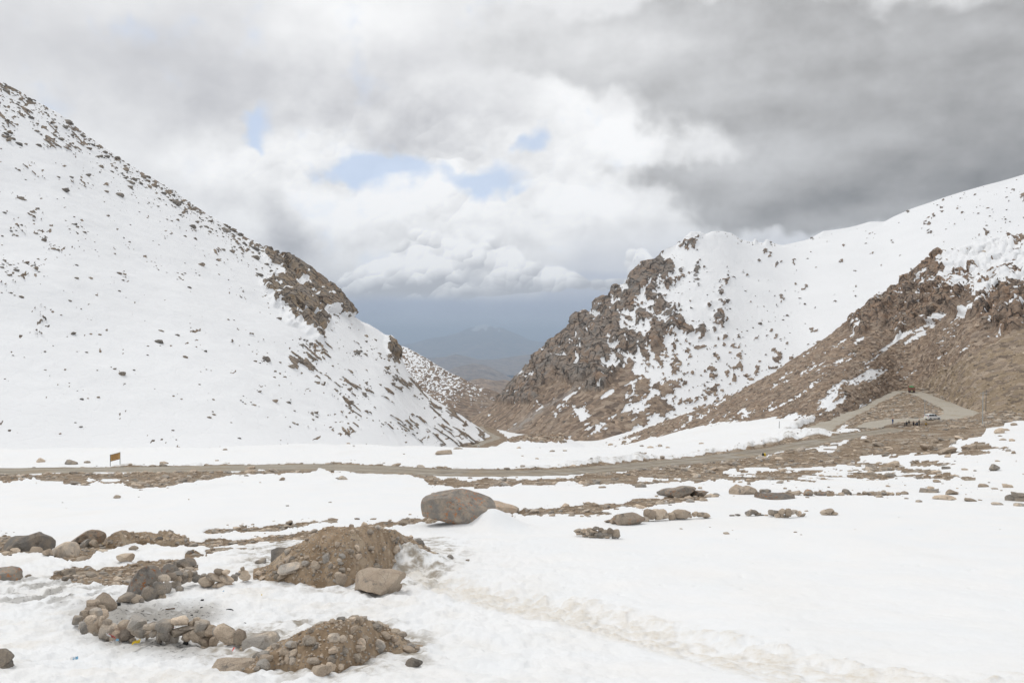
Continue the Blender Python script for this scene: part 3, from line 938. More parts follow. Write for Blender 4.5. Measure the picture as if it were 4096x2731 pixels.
# ---- right-hand rocky ridge with a snow bowl
RSKY = [(440, 437), (465, 424), (477, 416.6), (506, 393), (520, 373.5), (539, 356), (555, 338.5), (574, 324), (575, 315), (580, 314), (584, 311), (587, 312), (589, 316), (597, 308), (598, 299), (602, 297), (609, 294),
        (612, 287), (614, 285), (617, 285), (618.5, 290), (620, 285), (627, 284), (630, 279), (632, 275), (640, 264), (644, 262), (656, 259), (662, 251), (667, 247.6), (677, 245), (679.6, 242), (682, 242), (691, 233), (700, 232.4), (705, 235), (713, 232),
        (724, 232), (732, 234), (740, 239.6), (753, 242), (755, 238), (758, 242.5), (764, 243), (766, 239), (769, 240), (770.5, 243), (782, 245), (793, 243), (809, 239), (823, 230.5), (850, 226), (870, 221), (884, 221), (893, 216), (910, 209),
        (949, 196), (984, 185), (1024, 174), (1300, 110), (1700, 60)]


def rmask(s):
    u, v = s.U, s.V
    j = fbm(u / 16, v / 16, oct=4, seed=121)
    S = field(u, v, [(480, 425, -.8, 30), (520, 400, -.75, 30), (560, 360, -.85, 24), (590, 330, -.85, 18), (600, 352, -.75, 16), (640, 275, -.75, 14), (660, 262, -.9, 12), (664, 262, -.7, 8), (676, 252, .7, 12), (610, 305, -.6, 12), (632, 320, .35, 14), (622, 345, -.4, 14), (690, 240, .9, 8), (720, 243, 1.0, 10), (705, 262, .9, 14),
                     (560, 415, -.5, 26), (600, 400, -.35, 22), (650, 400, -.12, 18), (660, 378, .2, 14), (620, 372, -.2, 12), (690, 395, .1, 14), (740, 385, .3, 12), (680, 290, .45, 18), (690, 340, .35, 22), (720, 280, .9, 20), (760, 300, .95, 24), (700, 375, .55, 18), (740, 360, .5, 20), (780, 330, .8, 24), (660, 355, .1, 20),
                     (850, 260, 1.2, 40), (950, 220, 1.0, 30), (1000, 200, .75, 20), (1000, 225, .7, 20), (900, 300, 1.0, 30), (560, 440, -.6, 20), (640, 440, -.3, 20), (700, 420, -.05, 20), (672, 310, .0, 12), (655, 330, .0, 12), (560, 380, -.35, 10), (590, 300, -.4, 8)])
    p, q = rot(u, v, 38)
    stre = fbm(p / 26, q / 5, oct=4, seed=122)
    p2, q2 = rot(u, v, -30)
    spots = fbm(u / 6, v / 5, oct=3, seed=123)
    gul = fbm(u / 9, v / 20, oct=3, seed=124)
    bowl = sstep(u - 0.4 * (330 - v), 640, 760)
    n = 0.95 * j + np.where(v < 380, 0.55 * gul + 0.5 * spots, 0.55 * stre + 0.25 * spots)
    n = n + 0.4 * fbm(*rot(u / 3.2, v / 1.8, 25), oct=3, seed=126, gain=0.7)
    n = n * (1 - 0.35 * bowl) + bowl * 0.7 * np.minimum(0, spots + 0.0)
    S = S + 0.55 * streaks(u, v, [(505, 432, 530, 412, 1.5), (540, 440, 600, 413, 1.6), (560, 444, 640, 404, 1.6), (600, 446, 655, 424, 2.6), (655, 424, 700, 404, 2.6), (700, 404, 775, 372, 3.0), (560, 402, 590, 385, 1.3), (620, 420, 680, 392, 1.8), (600, 400, 650, 375, 1.6), (575, 430, 610, 415, 1.4),
                                (545, 352, 552, 372, 1.6), (562, 345, 566, 362, 1.8), (600, 330, 612, 310, 2.0), (640, 300, 652, 280, 2.6)])
    snow = sstep(S + n * 2.0, -0.10, 0.10)
    face = sstep(field(u, v, [(480, 415, .3, 20), (520, 385, 1, 20), (560, 350, 1, 20), (590, 340, 1, 20), (600, 380, .8, 16), (640, 300, 1, 20), (670, 300, 1, 16), (520, 420, 0, 18), (560, 405, 0, 14), (620, 400, 0, 20), (700, 380, 0, 20), (720, 300, .7, 20), (600, 430, 0, 20), (900, 280, .6, 40)]) + 0.3 * j, 0.4, 0.6)
    gray = sstep(fbm(p / 40, q / 6, oct=3, seed=125), 0.1, 0.4)
    ch = np.interp(u, [500, 512, 545, 575, 600], [446, 431, 408, 391, 376])
    fan = np.exp(-((v - ch) / (2.0 + 3.0 * sstep(-u, -560, -510))) ** 2) * sstep(u, 498, 512) * (1 - sstep(u, 588, 604))
    return dict(snow=snow * (1 - 0.7 * fan), face=face * (1 - fan), fan=fan)


def rrelief(s, a):
    x, y, z = s.X, s.Y, s.Z
    f1, f2, idn = worley2(s.U / 13 - 0.4 * s.V / 13, s.V / 22, seed=131)
    g1, g2, idm = worley2(s.U / 5.5, s.V / 8, seed=132)
    fc = a['face'] * sstep(800 - s.U, 0, 120)
    snow_soft = smooth1(smooth1(a['snow'], 2, 0), 2, 1)
    h = 6 * fbm(x / 130, y / 130, z / 130, oct=3, seed=133)
    h = h + fc * ((idn - 0.5) * 4.0 + 4 * np.minimum(f2 - f1, 0.4) + (idm - 0.5) * 3.0 + 6.5 * ridged(x / 30 - z / 40, y / 50, z / 60, oct=5, seed=134, gain=0.6)) * (1 - 0.9 * snow_soft)
    h = h + (1 - a['snow']) * 1.3 * fbm(x / 8, y / 8, z / 8, oct=3, seed=135) + 1.0 * (1 - a['snow'])
    return h * sstep(s.T, 0, 0.08)


M['ridge'] = mat_mountain('ridge_rock', 0.30, rock=((0.195, 0.175, 0.155), (0.25, 0.19, 0.145), (0.15, 0.145, 0.14)), scree=((0.22, 0.165, 0.125), (0.275, 0.21, 0.155)), fanc=(0.42, 0.40, 0.38))
RM = mountain('mountain_ridge', graded(440, 1060, 1.1, 440, 1700), RSKY,
              [(440, 452), (477, 434), (490, 441), (500, 446), (520, 452), (560, 457), (600, 459), (1700, 459)], [(440, 720), (480, 760), (576, 800), (662, 850), (730, 950), (825, 1100), (1700, 1100)],
              [(440, 660), (477, 640), (500, 560), (520, 520), (560, 470), (600, 440), (700, 470), (800, 480), (1700, 480)], 300, M['ridge'], 1.05, rrelief, rmask, sf=3, crest=0.05)

# ---- brown spur on the right, nearer
SSKY = [(560, 452), (600, 447), (620, 440), (660, 424), (700, 408), (740, 392), (775, 373), (790, 362), (813, 347), (832, 334), (836, 330), (851, 318), (862, 310), (871, 301), (880, 296), (890, 291), (898, 288), (902, 283), (904, 277), (912, 273), (928, 263),
        (936, 254), (941, 251), (948, 250), (966, 246), (1000, 239), (1024, 234), (1300, 180), (1700, 130)]


def smask(s):
    u, v = s.U, s.V
    j = fbm(u / 22, v / 18, oct=4, seed=141)
    p, q = rot(u, v, 33)
    stre = fbm(p / 30, q / 4.5, oct=4, seed=142)
    spots = fbm(u / 7, v / 4, oct=3, seed=143)
    S = field(u, v, [(640, 440, -.45, 20), (700, 425, -.5, 24), (640, 437, -.1, 10), (720, 405, -.3, 14), (760, 400, -.55, 24), (690, 440, -.3, 10), (800, 380, -.5, 20), (800, 425, -.1, 12), (780, 428, .0, 10), (760, 425, -.4, 14), (850, 340, -.55, 20), (860, 390, -.55, 20), (900, 300, -.6, 14),
                     (900, 330, -.5, 20), (930, 270, -.4, 12), (960, 262, .75, 10), (1000, 255, .85, 14), (1010, 275, .35, 12), (980, 285, .1, 10), (950, 285, -.1, 10), (930, 300, -.45, 14), (1000, 300, -.45, 14), (1010, 330, -.6, 20), (950, 340, -.45, 20), (900, 370, -.6, 20), (990, 380, -1.2, 24), (1020, 400, -1.2, 24),
                     (830, 410, -.35, 14), (840, 400, -.4, 14), (960, 400, -1.2, 20), (820, 370, -.3, 10), (870, 375, -.35, 10), (980, 250, .9, 10), (1300, 240, .8, 40), (1300, 350, -.8, 40)])
    up = sstep(290 - v, 0, 25) * sstep(u, 930, 960)
    fine = fbm(*rot(u / 3.4, v / 1.5, 30), oct=3, seed=144, gain=0.7)
    n = (1 - up) * (0.75 * stre + 0.3 * j + 0.2 * spots + 0.42 * fine) + up * (0.8 * spots + 0.4 * j + 0.3 * fine)
    S = S + 0.62 * streaks(u, v, [(655, 446, 700, 428, 2.2), (700, 428, 730, 414, 1.6), (760, 428, 800, 414, 2.5), (788, 430, 828, 408, 4.0), (800, 418, 830, 403, 3.0), (700, 440, 735, 426, 2.0), (735, 392, 765, 378, 2.4), (760, 395, 790, 380, 1.6), (800, 375, 830, 358, 1.8), (830, 392, 868, 372, 2.0), (850, 385, 885, 366, 2.0),
                                 (840, 350, 862, 337, 1.8), (880, 350, 905, 335, 1.6), (905, 345, 935, 326, 2.0), (880, 372, 905, 360, 1.5), (920, 330, 950, 312, 1.6), (860, 325, 880, 312, 1.6), (960, 320, 990, 300, 2.0), (770, 410, 800, 396, 1.5), (690, 418, 720, 404, 1.6)])
    snow = sstep(S + n * 2.1, -0.03, 0.10)
    fan = sstep(v - (373 - (u - 934) * 0.49) + 8 * j, -2, 4) * sstep(u, 905, 930)
    face = sstep(field(u, v, [(900, 290, 1, 14), (930, 290, 1, 14), (980, 290, .8, 14), (1010, 310, 1, 14), (860, 315, .7, 12), (820, 350, .3, 12), (850, 380, 0, 20), (950, 350, 0, 16), (1020, 370, 0, 20), (750, 400, 0, 20), (960, 250, .6, 12)]) + 0.35 * j, 0.5, 0.7) * (1 - fan)
    return dict(snow=snow * (1 - fan), face=face, fan=fan)


def srelief(s, a):
    x, y, z = s.X, s.Y, s.Z
    f1, f2, idn = worley2(s.U / 7 + 0.4 * s.V / 7, s.V / 8, seed=151)
    h = 2.6 * fbm(x / 50, y / 50, z / 50, oct=4, seed=152)
    h = h + a['face'] * ((idn - 0.5) * 3.6 + 2.5 * np.minimum(f2 - f1, 0.4) + 2.6 * ridged(x / 18, y / 18, z / 12, oct=4, seed=153))
    g1, g2, idm = worley2(s.U / 2.6, s.V / 2.0, seed=154)
    h = h + (1 - a['snow']) * (0.6 * fbm(x / 3.5, y / 3.5, z / 3.5, oct=3, seed=155) + (idm - 0.5) * 0.7 * (1 - a['fan'] * 0.5)) + 0.4 * (1 - a['snow'])
    return h * sstep(s.T, 0.0, 0.06)


M['spur'] = mat_mountain('brown_scree', 0.62, rock=((0.20, 0.155, 0.12), (0.26, 0.18, 0.125), (0.14, 0.12, 0.105)), scree=((0.225, 0.165, 0.12), (0.285, 0.21, 0.15)))
su_ = graded(560, 1060, 1.1, 560, 1700)
SFOOT = [(560, 454), (600, 452), (700, 449), (780, 441), (820, 431), (850, 416.5), (875, 403), (893, 393.5), (915, 391), (935, 397), (960, 407.5), (975, 412), (1024, 418), (1700, 430)]
SD0 = [(560, 360), (600, 330), (700, 250), (780, 230), (820, 218), (850, 258), (875, 300), (893, 335), (915, 345), (935, 310), (960, 262), (975, 245), (1024, 226), (1700, 200)]
SM = mountain('mountain_spur', su_, SSKY, [(a, b + 3.5) for a, b in SFOOT], [(560, 440), (600, 440), (700, 430), (775, 430), (832, 450), (893, 480), (941, 450), (1024, 410), (1700, 380)],
              SD0, 270, M['spur'], 1.05, srelief, smask, sf=6)

# ---- snow-dusted hill down the valley, then the far hills
def hill(name, sky, v0, d, depth, mat, snowf, n=160, rows=60, amp=0.02, seed=0, du=1.2, extra=None):
    us = np.arange(sky[0][0], sky[-1][0] + 0.1, du)
    def mk(s):
        sn = snowf(s)
        return dict(snow=sn, face=0.35 + 0 * s.U, fan=(extra(s) if extra else 0 * s.U))
    def rl(s, a):
        q = d * 0.06
        return d * amp * (fbm(s.X / q, s.Y / q, s.Z / q, oct=5, seed=seed) + 0.5 * ridged(s.X / q / 1.5, s.Y / q / 1.5, s.Z / q / 1.5, oct=4, seed=seed + 5)) * sstep(s.T, 0, 0.1)
    return mountain(name, us, sky, [(-5000, v0), (5000, v0)], [(-5000, d + depth), (5000, d + depth)], [(-5000, d), (5000, d)], rows, mat, 1.0, rl, mk, sf=1, back=(.3, 8))


M['vhill'] = mat_mountain('dusted_hill', 0.16, scree=((0.18, 0.14, 0.115), (0.24, 0.185, 0.145)))
hill('hill', [(300, 330), (370, 336), (398, 346), (407, 349), (418, 354), (430, 361), (450, 373), (470, 382), (490, 390), (505, 397), (512, 404), (540, 418), (560, 426)], 426, 1000, 420, M['vhill'],
     lambda s: sstep(fbm(*rot(s.U / 2.8, s.V / 1.5, -32), oct=4, seed=161, gain=0.7) * 1.9 - 0.16 + field(s.U, s.V, [(410, 365, .35, 12), (440, 385, .25, 14), (470, 395, -.05, 12), (430, 405, -.2, 10), (490, 405, -.25, 12), (470, 415, -.5, 12), (500, 410, -.4, 10)]), 0.02, 0.14), seed=160, amp=0.006, rows=110, du=1.0)
M['tanhill'] = mat_mountain('bare_hill', 0.05, scree=((0.27, 0.20, 0.15), (0.36, 0.27, 0.20)), cell=0.5)
hill('hill', [(400, 395), (455, 386), (470, 381), (480, 378.5), (487, 380), (496, 381.5), (504, 380.5), (512, 382), (530, 390), (600, 400)], 405, 4500, 1200, M['tanhill'], lambda s: 0 * s.U, seed=170, amp=0.006)
M['darkhill'] = mat_mountain('far_hill', 0.02, scree=((0.15, 0.125, 0.115), (0.20, 0.165, 0.15)), cell=0.4)
hill('hill', [(380, 384), (420, 378), (450, 370), (462, 366), (474, 363.5), (484, 365.5), (495, 370), (505, 376), (515, 381), (560, 388), (640, 386)], 392, 13000, 2500, M['darkhill'], lambda s: 0 * s.U, seed=180, amp=0.004)
hill('hill', [(250, 356), (400, 361), (430, 358), (446, 357), (455, 354.5), (468, 357), (480, 360), (500, 359), (515, 356), (530, 354), (560, 351), (620, 348), (800, 345)], 375, 20000, 4000, M['darkhill'], lambda s: 0 * s.U, seed=190, amp=0.004)
M['farpeak'] = mat_mountain('far_peak', 0.006, scree=((0.15, 0.135, 0.13), (0.19, 0.17, 0.16)), cell=0.4)
hill('mountain', [(100, 340), (360, 347), (410, 344), (435, 338), (452, 336), (468, 329), (478, 325.5), (486, 324.5), (494, 327), (504, 329), (515, 334), (530, 340), (560, 345), (700, 346), (1000, 340)], 366, 40000, 8000, M['farpeak'],
     lambda s: sstep(fbm(s.U / 8, s.V / 7, oct=4, seed=201) * 1.2 + (336 - s.V) / 14.0 - np.abs(s.U - 486) / 30.0, 0.0, 0.5), seed=200, amp=0.006, rows=70)


# ---- low snowy knoll with rusty rocks beyond the crest
M['knoll'] = mat_mountain('knoll_rock', 0.7, rock=((0.24, 0.165, 0.11), (0.30, 0.19, 0.12), (0.17, 0.135, 0.11)), scree=((0.25, 0.17, 0.115), (0.31, 0.21, 0.14)))
KN = hill('knoll', [(462, 462), (488, 453), (500, 444), (510, 438.5), (522, 435.5), (535, 434), (548, 434.5), (555, 433.5), (562, 435), (572, 440.5), (584, 447), (596, 453), (620, 460)], 458, 330, 50, M['knoll'],
     lambda s: sstep(fbm(s.U / 5, s.V / 3.0, oct=4, seed=211) * 1.6 + (s.V - 442.5) / 4.0 + 0.5 * (s.U > 562), -0.15, 0.1), seed=210, amp=0.004, rows=50, du=0.8)

# ------------------------------------------------------------------ stone materials
def mat_stone(name, warm=0.5, lichen=0.0, dark=1.0, snowtop=0.0, sc=1.0):
    m, k, bs = material(name)
    ob = k.new('ShaderNodeTexCoord').outputs['Object']
    pos = k.new('ShaderNodeNewGeometry').outputs['Position']
    rnd = k.new('ShaderNodeObjectInfo').outputs['Random']
    tint = k.attr('tint')
    rr = k.m('FRACT', k.m('ADD', rnd, tint))
    off = k.new('ShaderNodeCombineXYZ')
    k.put(off.inputs[0], k.m('MULTIPLY', rr, 37.0))
    p = k.v('ADD', k.v('SCALE', pos, sc), off.outputs[0])
    dark = dark * 1.3
    gr = tuple(q * dark for q in (0.215, 0.20, 0.18))
    br = tuple(q * dark for q in (0.30, 0.24, 0.182))
    c = k.mix(k.ss(k.m('ADD', rr, (warm - 0.5)), 0.25, 0.75), gr, br)
    c = k.mix(k.ss(k.noise(p, 1.7, 5, 0.6), 0.40, 0.68), c, tuple(q * dark for q in (0.36, 0.30, 0.235)))
    c = k.mix(k.ss(k.noise(p, 2.6, 4, 0.65), 0.56, 0.70), c, tuple(q * dark for q in (0.15, 0.13, 0.11)))
    c = k.mix(k.m('MULTIPLY', k.ss(k.noise(p, 34, 2, 0.7), 0.45, 0.62), 0.30), c, (0.11, 0.10, 0.09))
    c = k.mix(k.m('MULTIPLY', k.ss(k.noise(p, 26, 2, 0.7), 0.58, 0.70), 0.35), c, (0.46, 0.42, 0.37))
    if lichen:
        lm = k.m('MULTIPLY', k.ss(k.noise(p, 4.5, 6, 0.72), 0.54, 0.60), k.ss(k.noise(p, 0.6, 2, 0.5), 0.40, 0.54))
        c = k.mix(k.m('MULTIPLY', lm, lichen), c, (0.40, 0.15, 0.04))
        c = k.mix(k.m('MULTIPLY', k.ss(k.noise(p, 1.1, 5, 0.65), 0.58, 0.64), 0.6), c, (0.10, 0.095, 0.09))
    ckd = k.voro(k.v('MULTIPLY_ADD', k.noise(p, 1.6, 3, 0.6, color=True), (0.7, 0.7, 0.7), k.v('MULTIPLY', p, (1, 1, 1.7))), 1.1, 'DISTANCE_TO_EDGE')
    c = k.mix(k.m('MULTIPLY', k.ss(ckd, 0.0, 0.035, 1, 0), 0.25), c, (0.07, 0.06, 0.052))
    c = k.v('SCALE', c, k.lin(k.m('FRACT', k.m('MULTIPLY', rr, 7.3)), 0, 1, 0.78, 1.42))
    k.put(bs.inputs['Base Color'], c)
    bs.inputs['Roughness'].default_value = 0.9
    h = k.m('ADD', k.noise(p, 5, 6, 0.7), k.m('MULTIPLY', k.voro(p, 2.4, 'DISTANCE_TO_EDGE'), 0.25))
    k.put(bs.inputs['Normal'], k.bump(h, 0.7, 0.06 / sc))
    return m


M['stone'] = mat_stone('granite_stone', 0.55, dark=1.1)
M['stone_grey'] = mat_stone('grey_stone', 0.15, dark=0.8)
M['stone_dark'] = mat_stone('dark_stone', 0.3, dark=0.68)
M['boulder'] = mat_stone('lichen_boulder', 0.1, lichen=0.8, dark=0.7)
M['boulder_pale'] = mat_stone('pale_lichen_boulder', 0.3, lichen=0.8, dark=0.95)
M['boulder_red'] = mat_stone('rusty_boulder', 0.8, lichen=0.4, dark=0.9)
M['tan'] = mat_stone('tan_block', 1.1, dark=1.05)
M['slope_rock'] = mat_stone('slope_rock', 0.2, dark=0.62, sc=0.25)
M['scree_rock'] = mat_stone('scree_rock', 0.8, dark=1.0, sc=0.25)

# ------------------------------------------------------------------ stone shapes
def ico(sub):
    bm = bmesh.new()
    bmesh.ops.create_icosphere(bm, subdivisions=sub, radius=1.0)
    V = np.array([v.co[:] for v in bm.verts])
    Fc = np.array([[v.index for v in f.verts] for f in bm.faces])
    bm.free()
    return V / np.linalg.norm(V, axis=1)[:, None], Fc


ICO = {i: ico(i) for i in (1, 2, 3, 4, 5)}


def stone_shape(seed, sub=2, cuts=9, lump=0.16, lo=0.62, hi=1.05):
    r = np.random.default_rng(seed)
    V, Fc = ICO[sub]
    V = np.sign(V) * np.abs(V) ** 0.62
    V = V @ np.linalg.qr(r.normal(size=(3, 3)))[0] if seed % 3 == 0 else V
    V *= (1 + lump * fbm(V[:, 0] * 1.3 + seed, V[:, 1] * 1.3, V[:, 2] * 1.3, oct=2, seed=seed))[:, None]
    for _ in range(cuts):
        n = r.normal(size=3)
        n /= np.linalg.norm(n)
        d = r.uniform(lo, hi)
        t = V @ n - d
        V -= np.where(t > 0, t * 0.96, 0)[:, None] * n
    V += 0.02 * r.normal(size=V.shape)
    e = np.abs(V).max(0)
    return V / e, Fc


def flat_mesh(name, V, Fc, mat, smooth=False):
    me = bpy.data.meshes.new(name)
    me.from_pydata([tuple(v) for v in V], [], [tuple(int(i) for i in f) for f in Fc])
    if smooth:
        me.polygons.foreach_set('use_smooth', np.ones(len(me.polygons), bool))
    me.materials.append(mat)
    return me


SHAPES = [stone_shape(100 + i, 2, 8 + i % 5) for i in range(16)]
SMALL = [stone_shape(200 + i, 1, 6, lump=0.2) for i in range(10)]
_mc = {}


def stone_mesh(i, mat, small=False):
    key = (i, mat.name, small)
    if key not in _mc:
        V, Fc = (SMALL if small else SHAPES)[i]
        _mc[key] = flat_mesh('stone', V, Fc, mat)
    return _mc[key]


R = random.Random(5)


def put_stone(pos, half, mat, parent=None, name='stone', tilt=0.0, small=False, spin=None, idx=None):
    """stone with half extents (x, depth, z); tilt turns it in the picture plane"""
    o = link(name, stone_mesh(R.randrange(10 if small else 16) if idx is None else idx, mat, small), parent)
    flip = R.choice((0, math.pi))
    o.matrix_local = Matrix.Translation(Vector(pos)) @ Matrix.Rotation(-tilt, 4, 'Y') @ Matrix.Diagonal((half[0], half[1], half[2], 1)) @ Matrix.Rotation(flip, 4, 'Z')
    return o


def outline_rock(name, pts, mat, label=None, cat='boulder', depth=None, foot=None, sub=4, rough=0.05, seed=1, parent=None, box=0.75, y=None, group=None, cuts=5, undercut=False):
    """boulder whose outline from the front follows the pixel polygon; it stands on the ground at the foot of that outline"""
    P = np.array(pts, float)
    fu, fv = (P[:, 0].min() + P[:, 0].max()) / 2, P[:, 1].max()
    if foot:
        fu, fv = foot
    g = gpoint(fu, fv)
    yb = g[1] if y is None else y
    sc = yb / F
    w, hgt = np.ptp(P[:, 0]) * sc, np.ptp(P[:, 1]) * sc
    dp = (depth or 0.5 * (w * 0.55 + hgt * 0.7))
    yc = yb + dp * 0.8
    sc = yc / F
    cu, cv = (P[:, 0].min() + P[:, 0].max()) / 2, P[:, 1].min() * 0.45 + P[:, 1].max() * 0.55
    # boundary radius by angle; unless undercut, the foot runs on straight down into the snow
    if not undercut:
        u0, u1, vb = P[:, 0].min(), P[:, 0].max(), P[:, 1].max()
        low = P[:, 1] > P[:, 1].min() + 0.55 * np.ptp(P[:, 1])
        P = np.concatenate([P[~low], P[low]]) if False else P
        ext = np.array([(u0 + 0.04 * (u1 - u0), vb + 0.10 * (vb - P[:, 1].min())), (u1 - 0.04 * (u1 - u0), vb + 0.10 * (vb - P[:, 1].min()))])
        Q = np.concatenate([P, P[:1]])
        Q2 = np.array([(u0 + 0.03 * (u1 - u0), vb), ext[0], ext[1], (u1 - 0.03 * (u1 - u0), vb)])
    else:
        Q2 = None
    Q = np.concatenate([P, P[:1]])
    t = np.linspace(0, 1, 40)[:-1]
    B = np.concatenate([Q[i] + (Q[i + 1] - Q[i]) * t[:, None] for i in range(len(P))])
    if Q2 is not None:
        B = np.concatenate([B] + [Q2[i] + (Q2[i + 1] - Q2[i]) * t[:, None] for i in range(3)])
    a = np.arctan2(-(B[:, 1] - cv), B[:, 0] - cu)
    rad = np.hypot(B[:, 0] - cu, B[:, 1] - cv)
    bins = np.linspace(-np.pi, np.pi, 73)
    rb = np.array([rad[(a >= bins[i] - 0.04) & (a <= bins[i + 1] + 0.04)].max() if ((a >= bins[i] - 0.04) & (a <= bins[i + 1] + 0.04)).any() else np.nan for i in range(72)])
    bc = (bins[:-1] + bins[1:]) / 2
    ok = ~np.isnan(rb)
    V, Fc = ICO[sub]
    th = np.arctan2(V[:, 2], V[:, 0])
    r = np.interp(th, np.concatenate([bc[ok] - 2 * np.pi, bc[ok], bc[ok] + 2 * np.pi]), np.tile(rb[ok], 3))
    s = np.hypot(V[:, 0], V[:, 2])
    sx = s ** box
    W = np.stack([np.cos(th) * r * sx * sc, np.sign(V[:, 1]) * np.abs(V[:, 1]) ** 0.8 * dp, np.sin(th) * r * sx * sc], 1)
    size = max(w, hgt)
    q = 2.6 / size
    rr = np.random.default_rng(seed)
    for _ in range(cuts):                       # broken faces towards the front
        n = rr.normal(size=3) * np.array([0.9, 0.8, 0.9])
        n[1] = -abs(n[1]) - 0.15
        n /= np.linalg.norm(n)
        ext = (W @ n).max()
        tt = W @ n - ext * rr.uniform(0.55, 0.88)
        W -= np.where(tt > 0, tt * 0.97, 0)[:, None] * n
    nd = W / (np.linalg.norm(W, axis=1)[:, None] + 1e-9)
    amp = rough * size * (0.6 * fbm(W[:, 0] * q + seed, W[:, 1] * q, W[:, 2] * q, oct=4, seed=seed) + 0.35 * (ridged(W[:, 0] * q * 1.2, W[:, 1] * q * 1.2 + seed, W[:, 2] * q * 1.2, oct=3, seed=seed + 3) - 0.2))
    W = W + nd * amp[:, None]
    cz = (CV - cv) / F * yc
    dg = float(terrain(np.array([(fu - CU) / F * yc]), np.array([yc]))[0] - base_z(np.array([(fu - CU) / F * yc]), np.array([yc]))[0]) if y is None else 0.0
    org = np.array([(cu - CU) / F * yc, yc, cz + float(np.clip(dg, -0.8, 0.12))])
    base = W[:, 2].min()
    W = W - np.array([0, 0, base])
    lowest = W[:, 2] < 0.05 * hgt
    W[lowest, 2] -= 0.25 * hgt * 0.5           # root it in the snow
    me = flat_mesh(name, W, Fc, mat, smooth=True)
    me.set_sharp_from_angle(angle=math.radians(20))
    o = link(name, me, parent)
    o.location = org + np.array([0, 0, base])
    if label:
        tag(o, label, cat, group)
    return o


def zc(ox, oy, s):
    return lambda *pts: [((ox + x / s) / 4, (oy + y / s) / 4) for x, y in pts]


z4, zA, zB, zC, zD, zE, zR, zH = zc(1600, 1700, 1.809), zc(2600, 1750, 2.94), zc(3300, 1650, 2.955), zc(0, 2050, 2.94), zc(200, 2250, 2.613), zc(800, 1900, 1.887), zc(2200, 2000, 1.68), zc(0, 1700, 1.521)


def oval(x0, y0, x1, y1, k=0.25, n=9, seed=0):
    """uneven oval between two corners, in zoom pixels"""
    r = random.Random(seed + int(x0 * 3 + y0))
    out = []
    for i in range(n):
        a = 2 * math.pi * i / n
        q = 1 - k * r.random() * 0.6
        out.append(((x0 + x1) / 2 + (x1 - x0) / 2 * math.cos(a) * q, (y0 + y1) / 2 + (y1 - y0) / 2 * math.sin(a) * q))
    return out


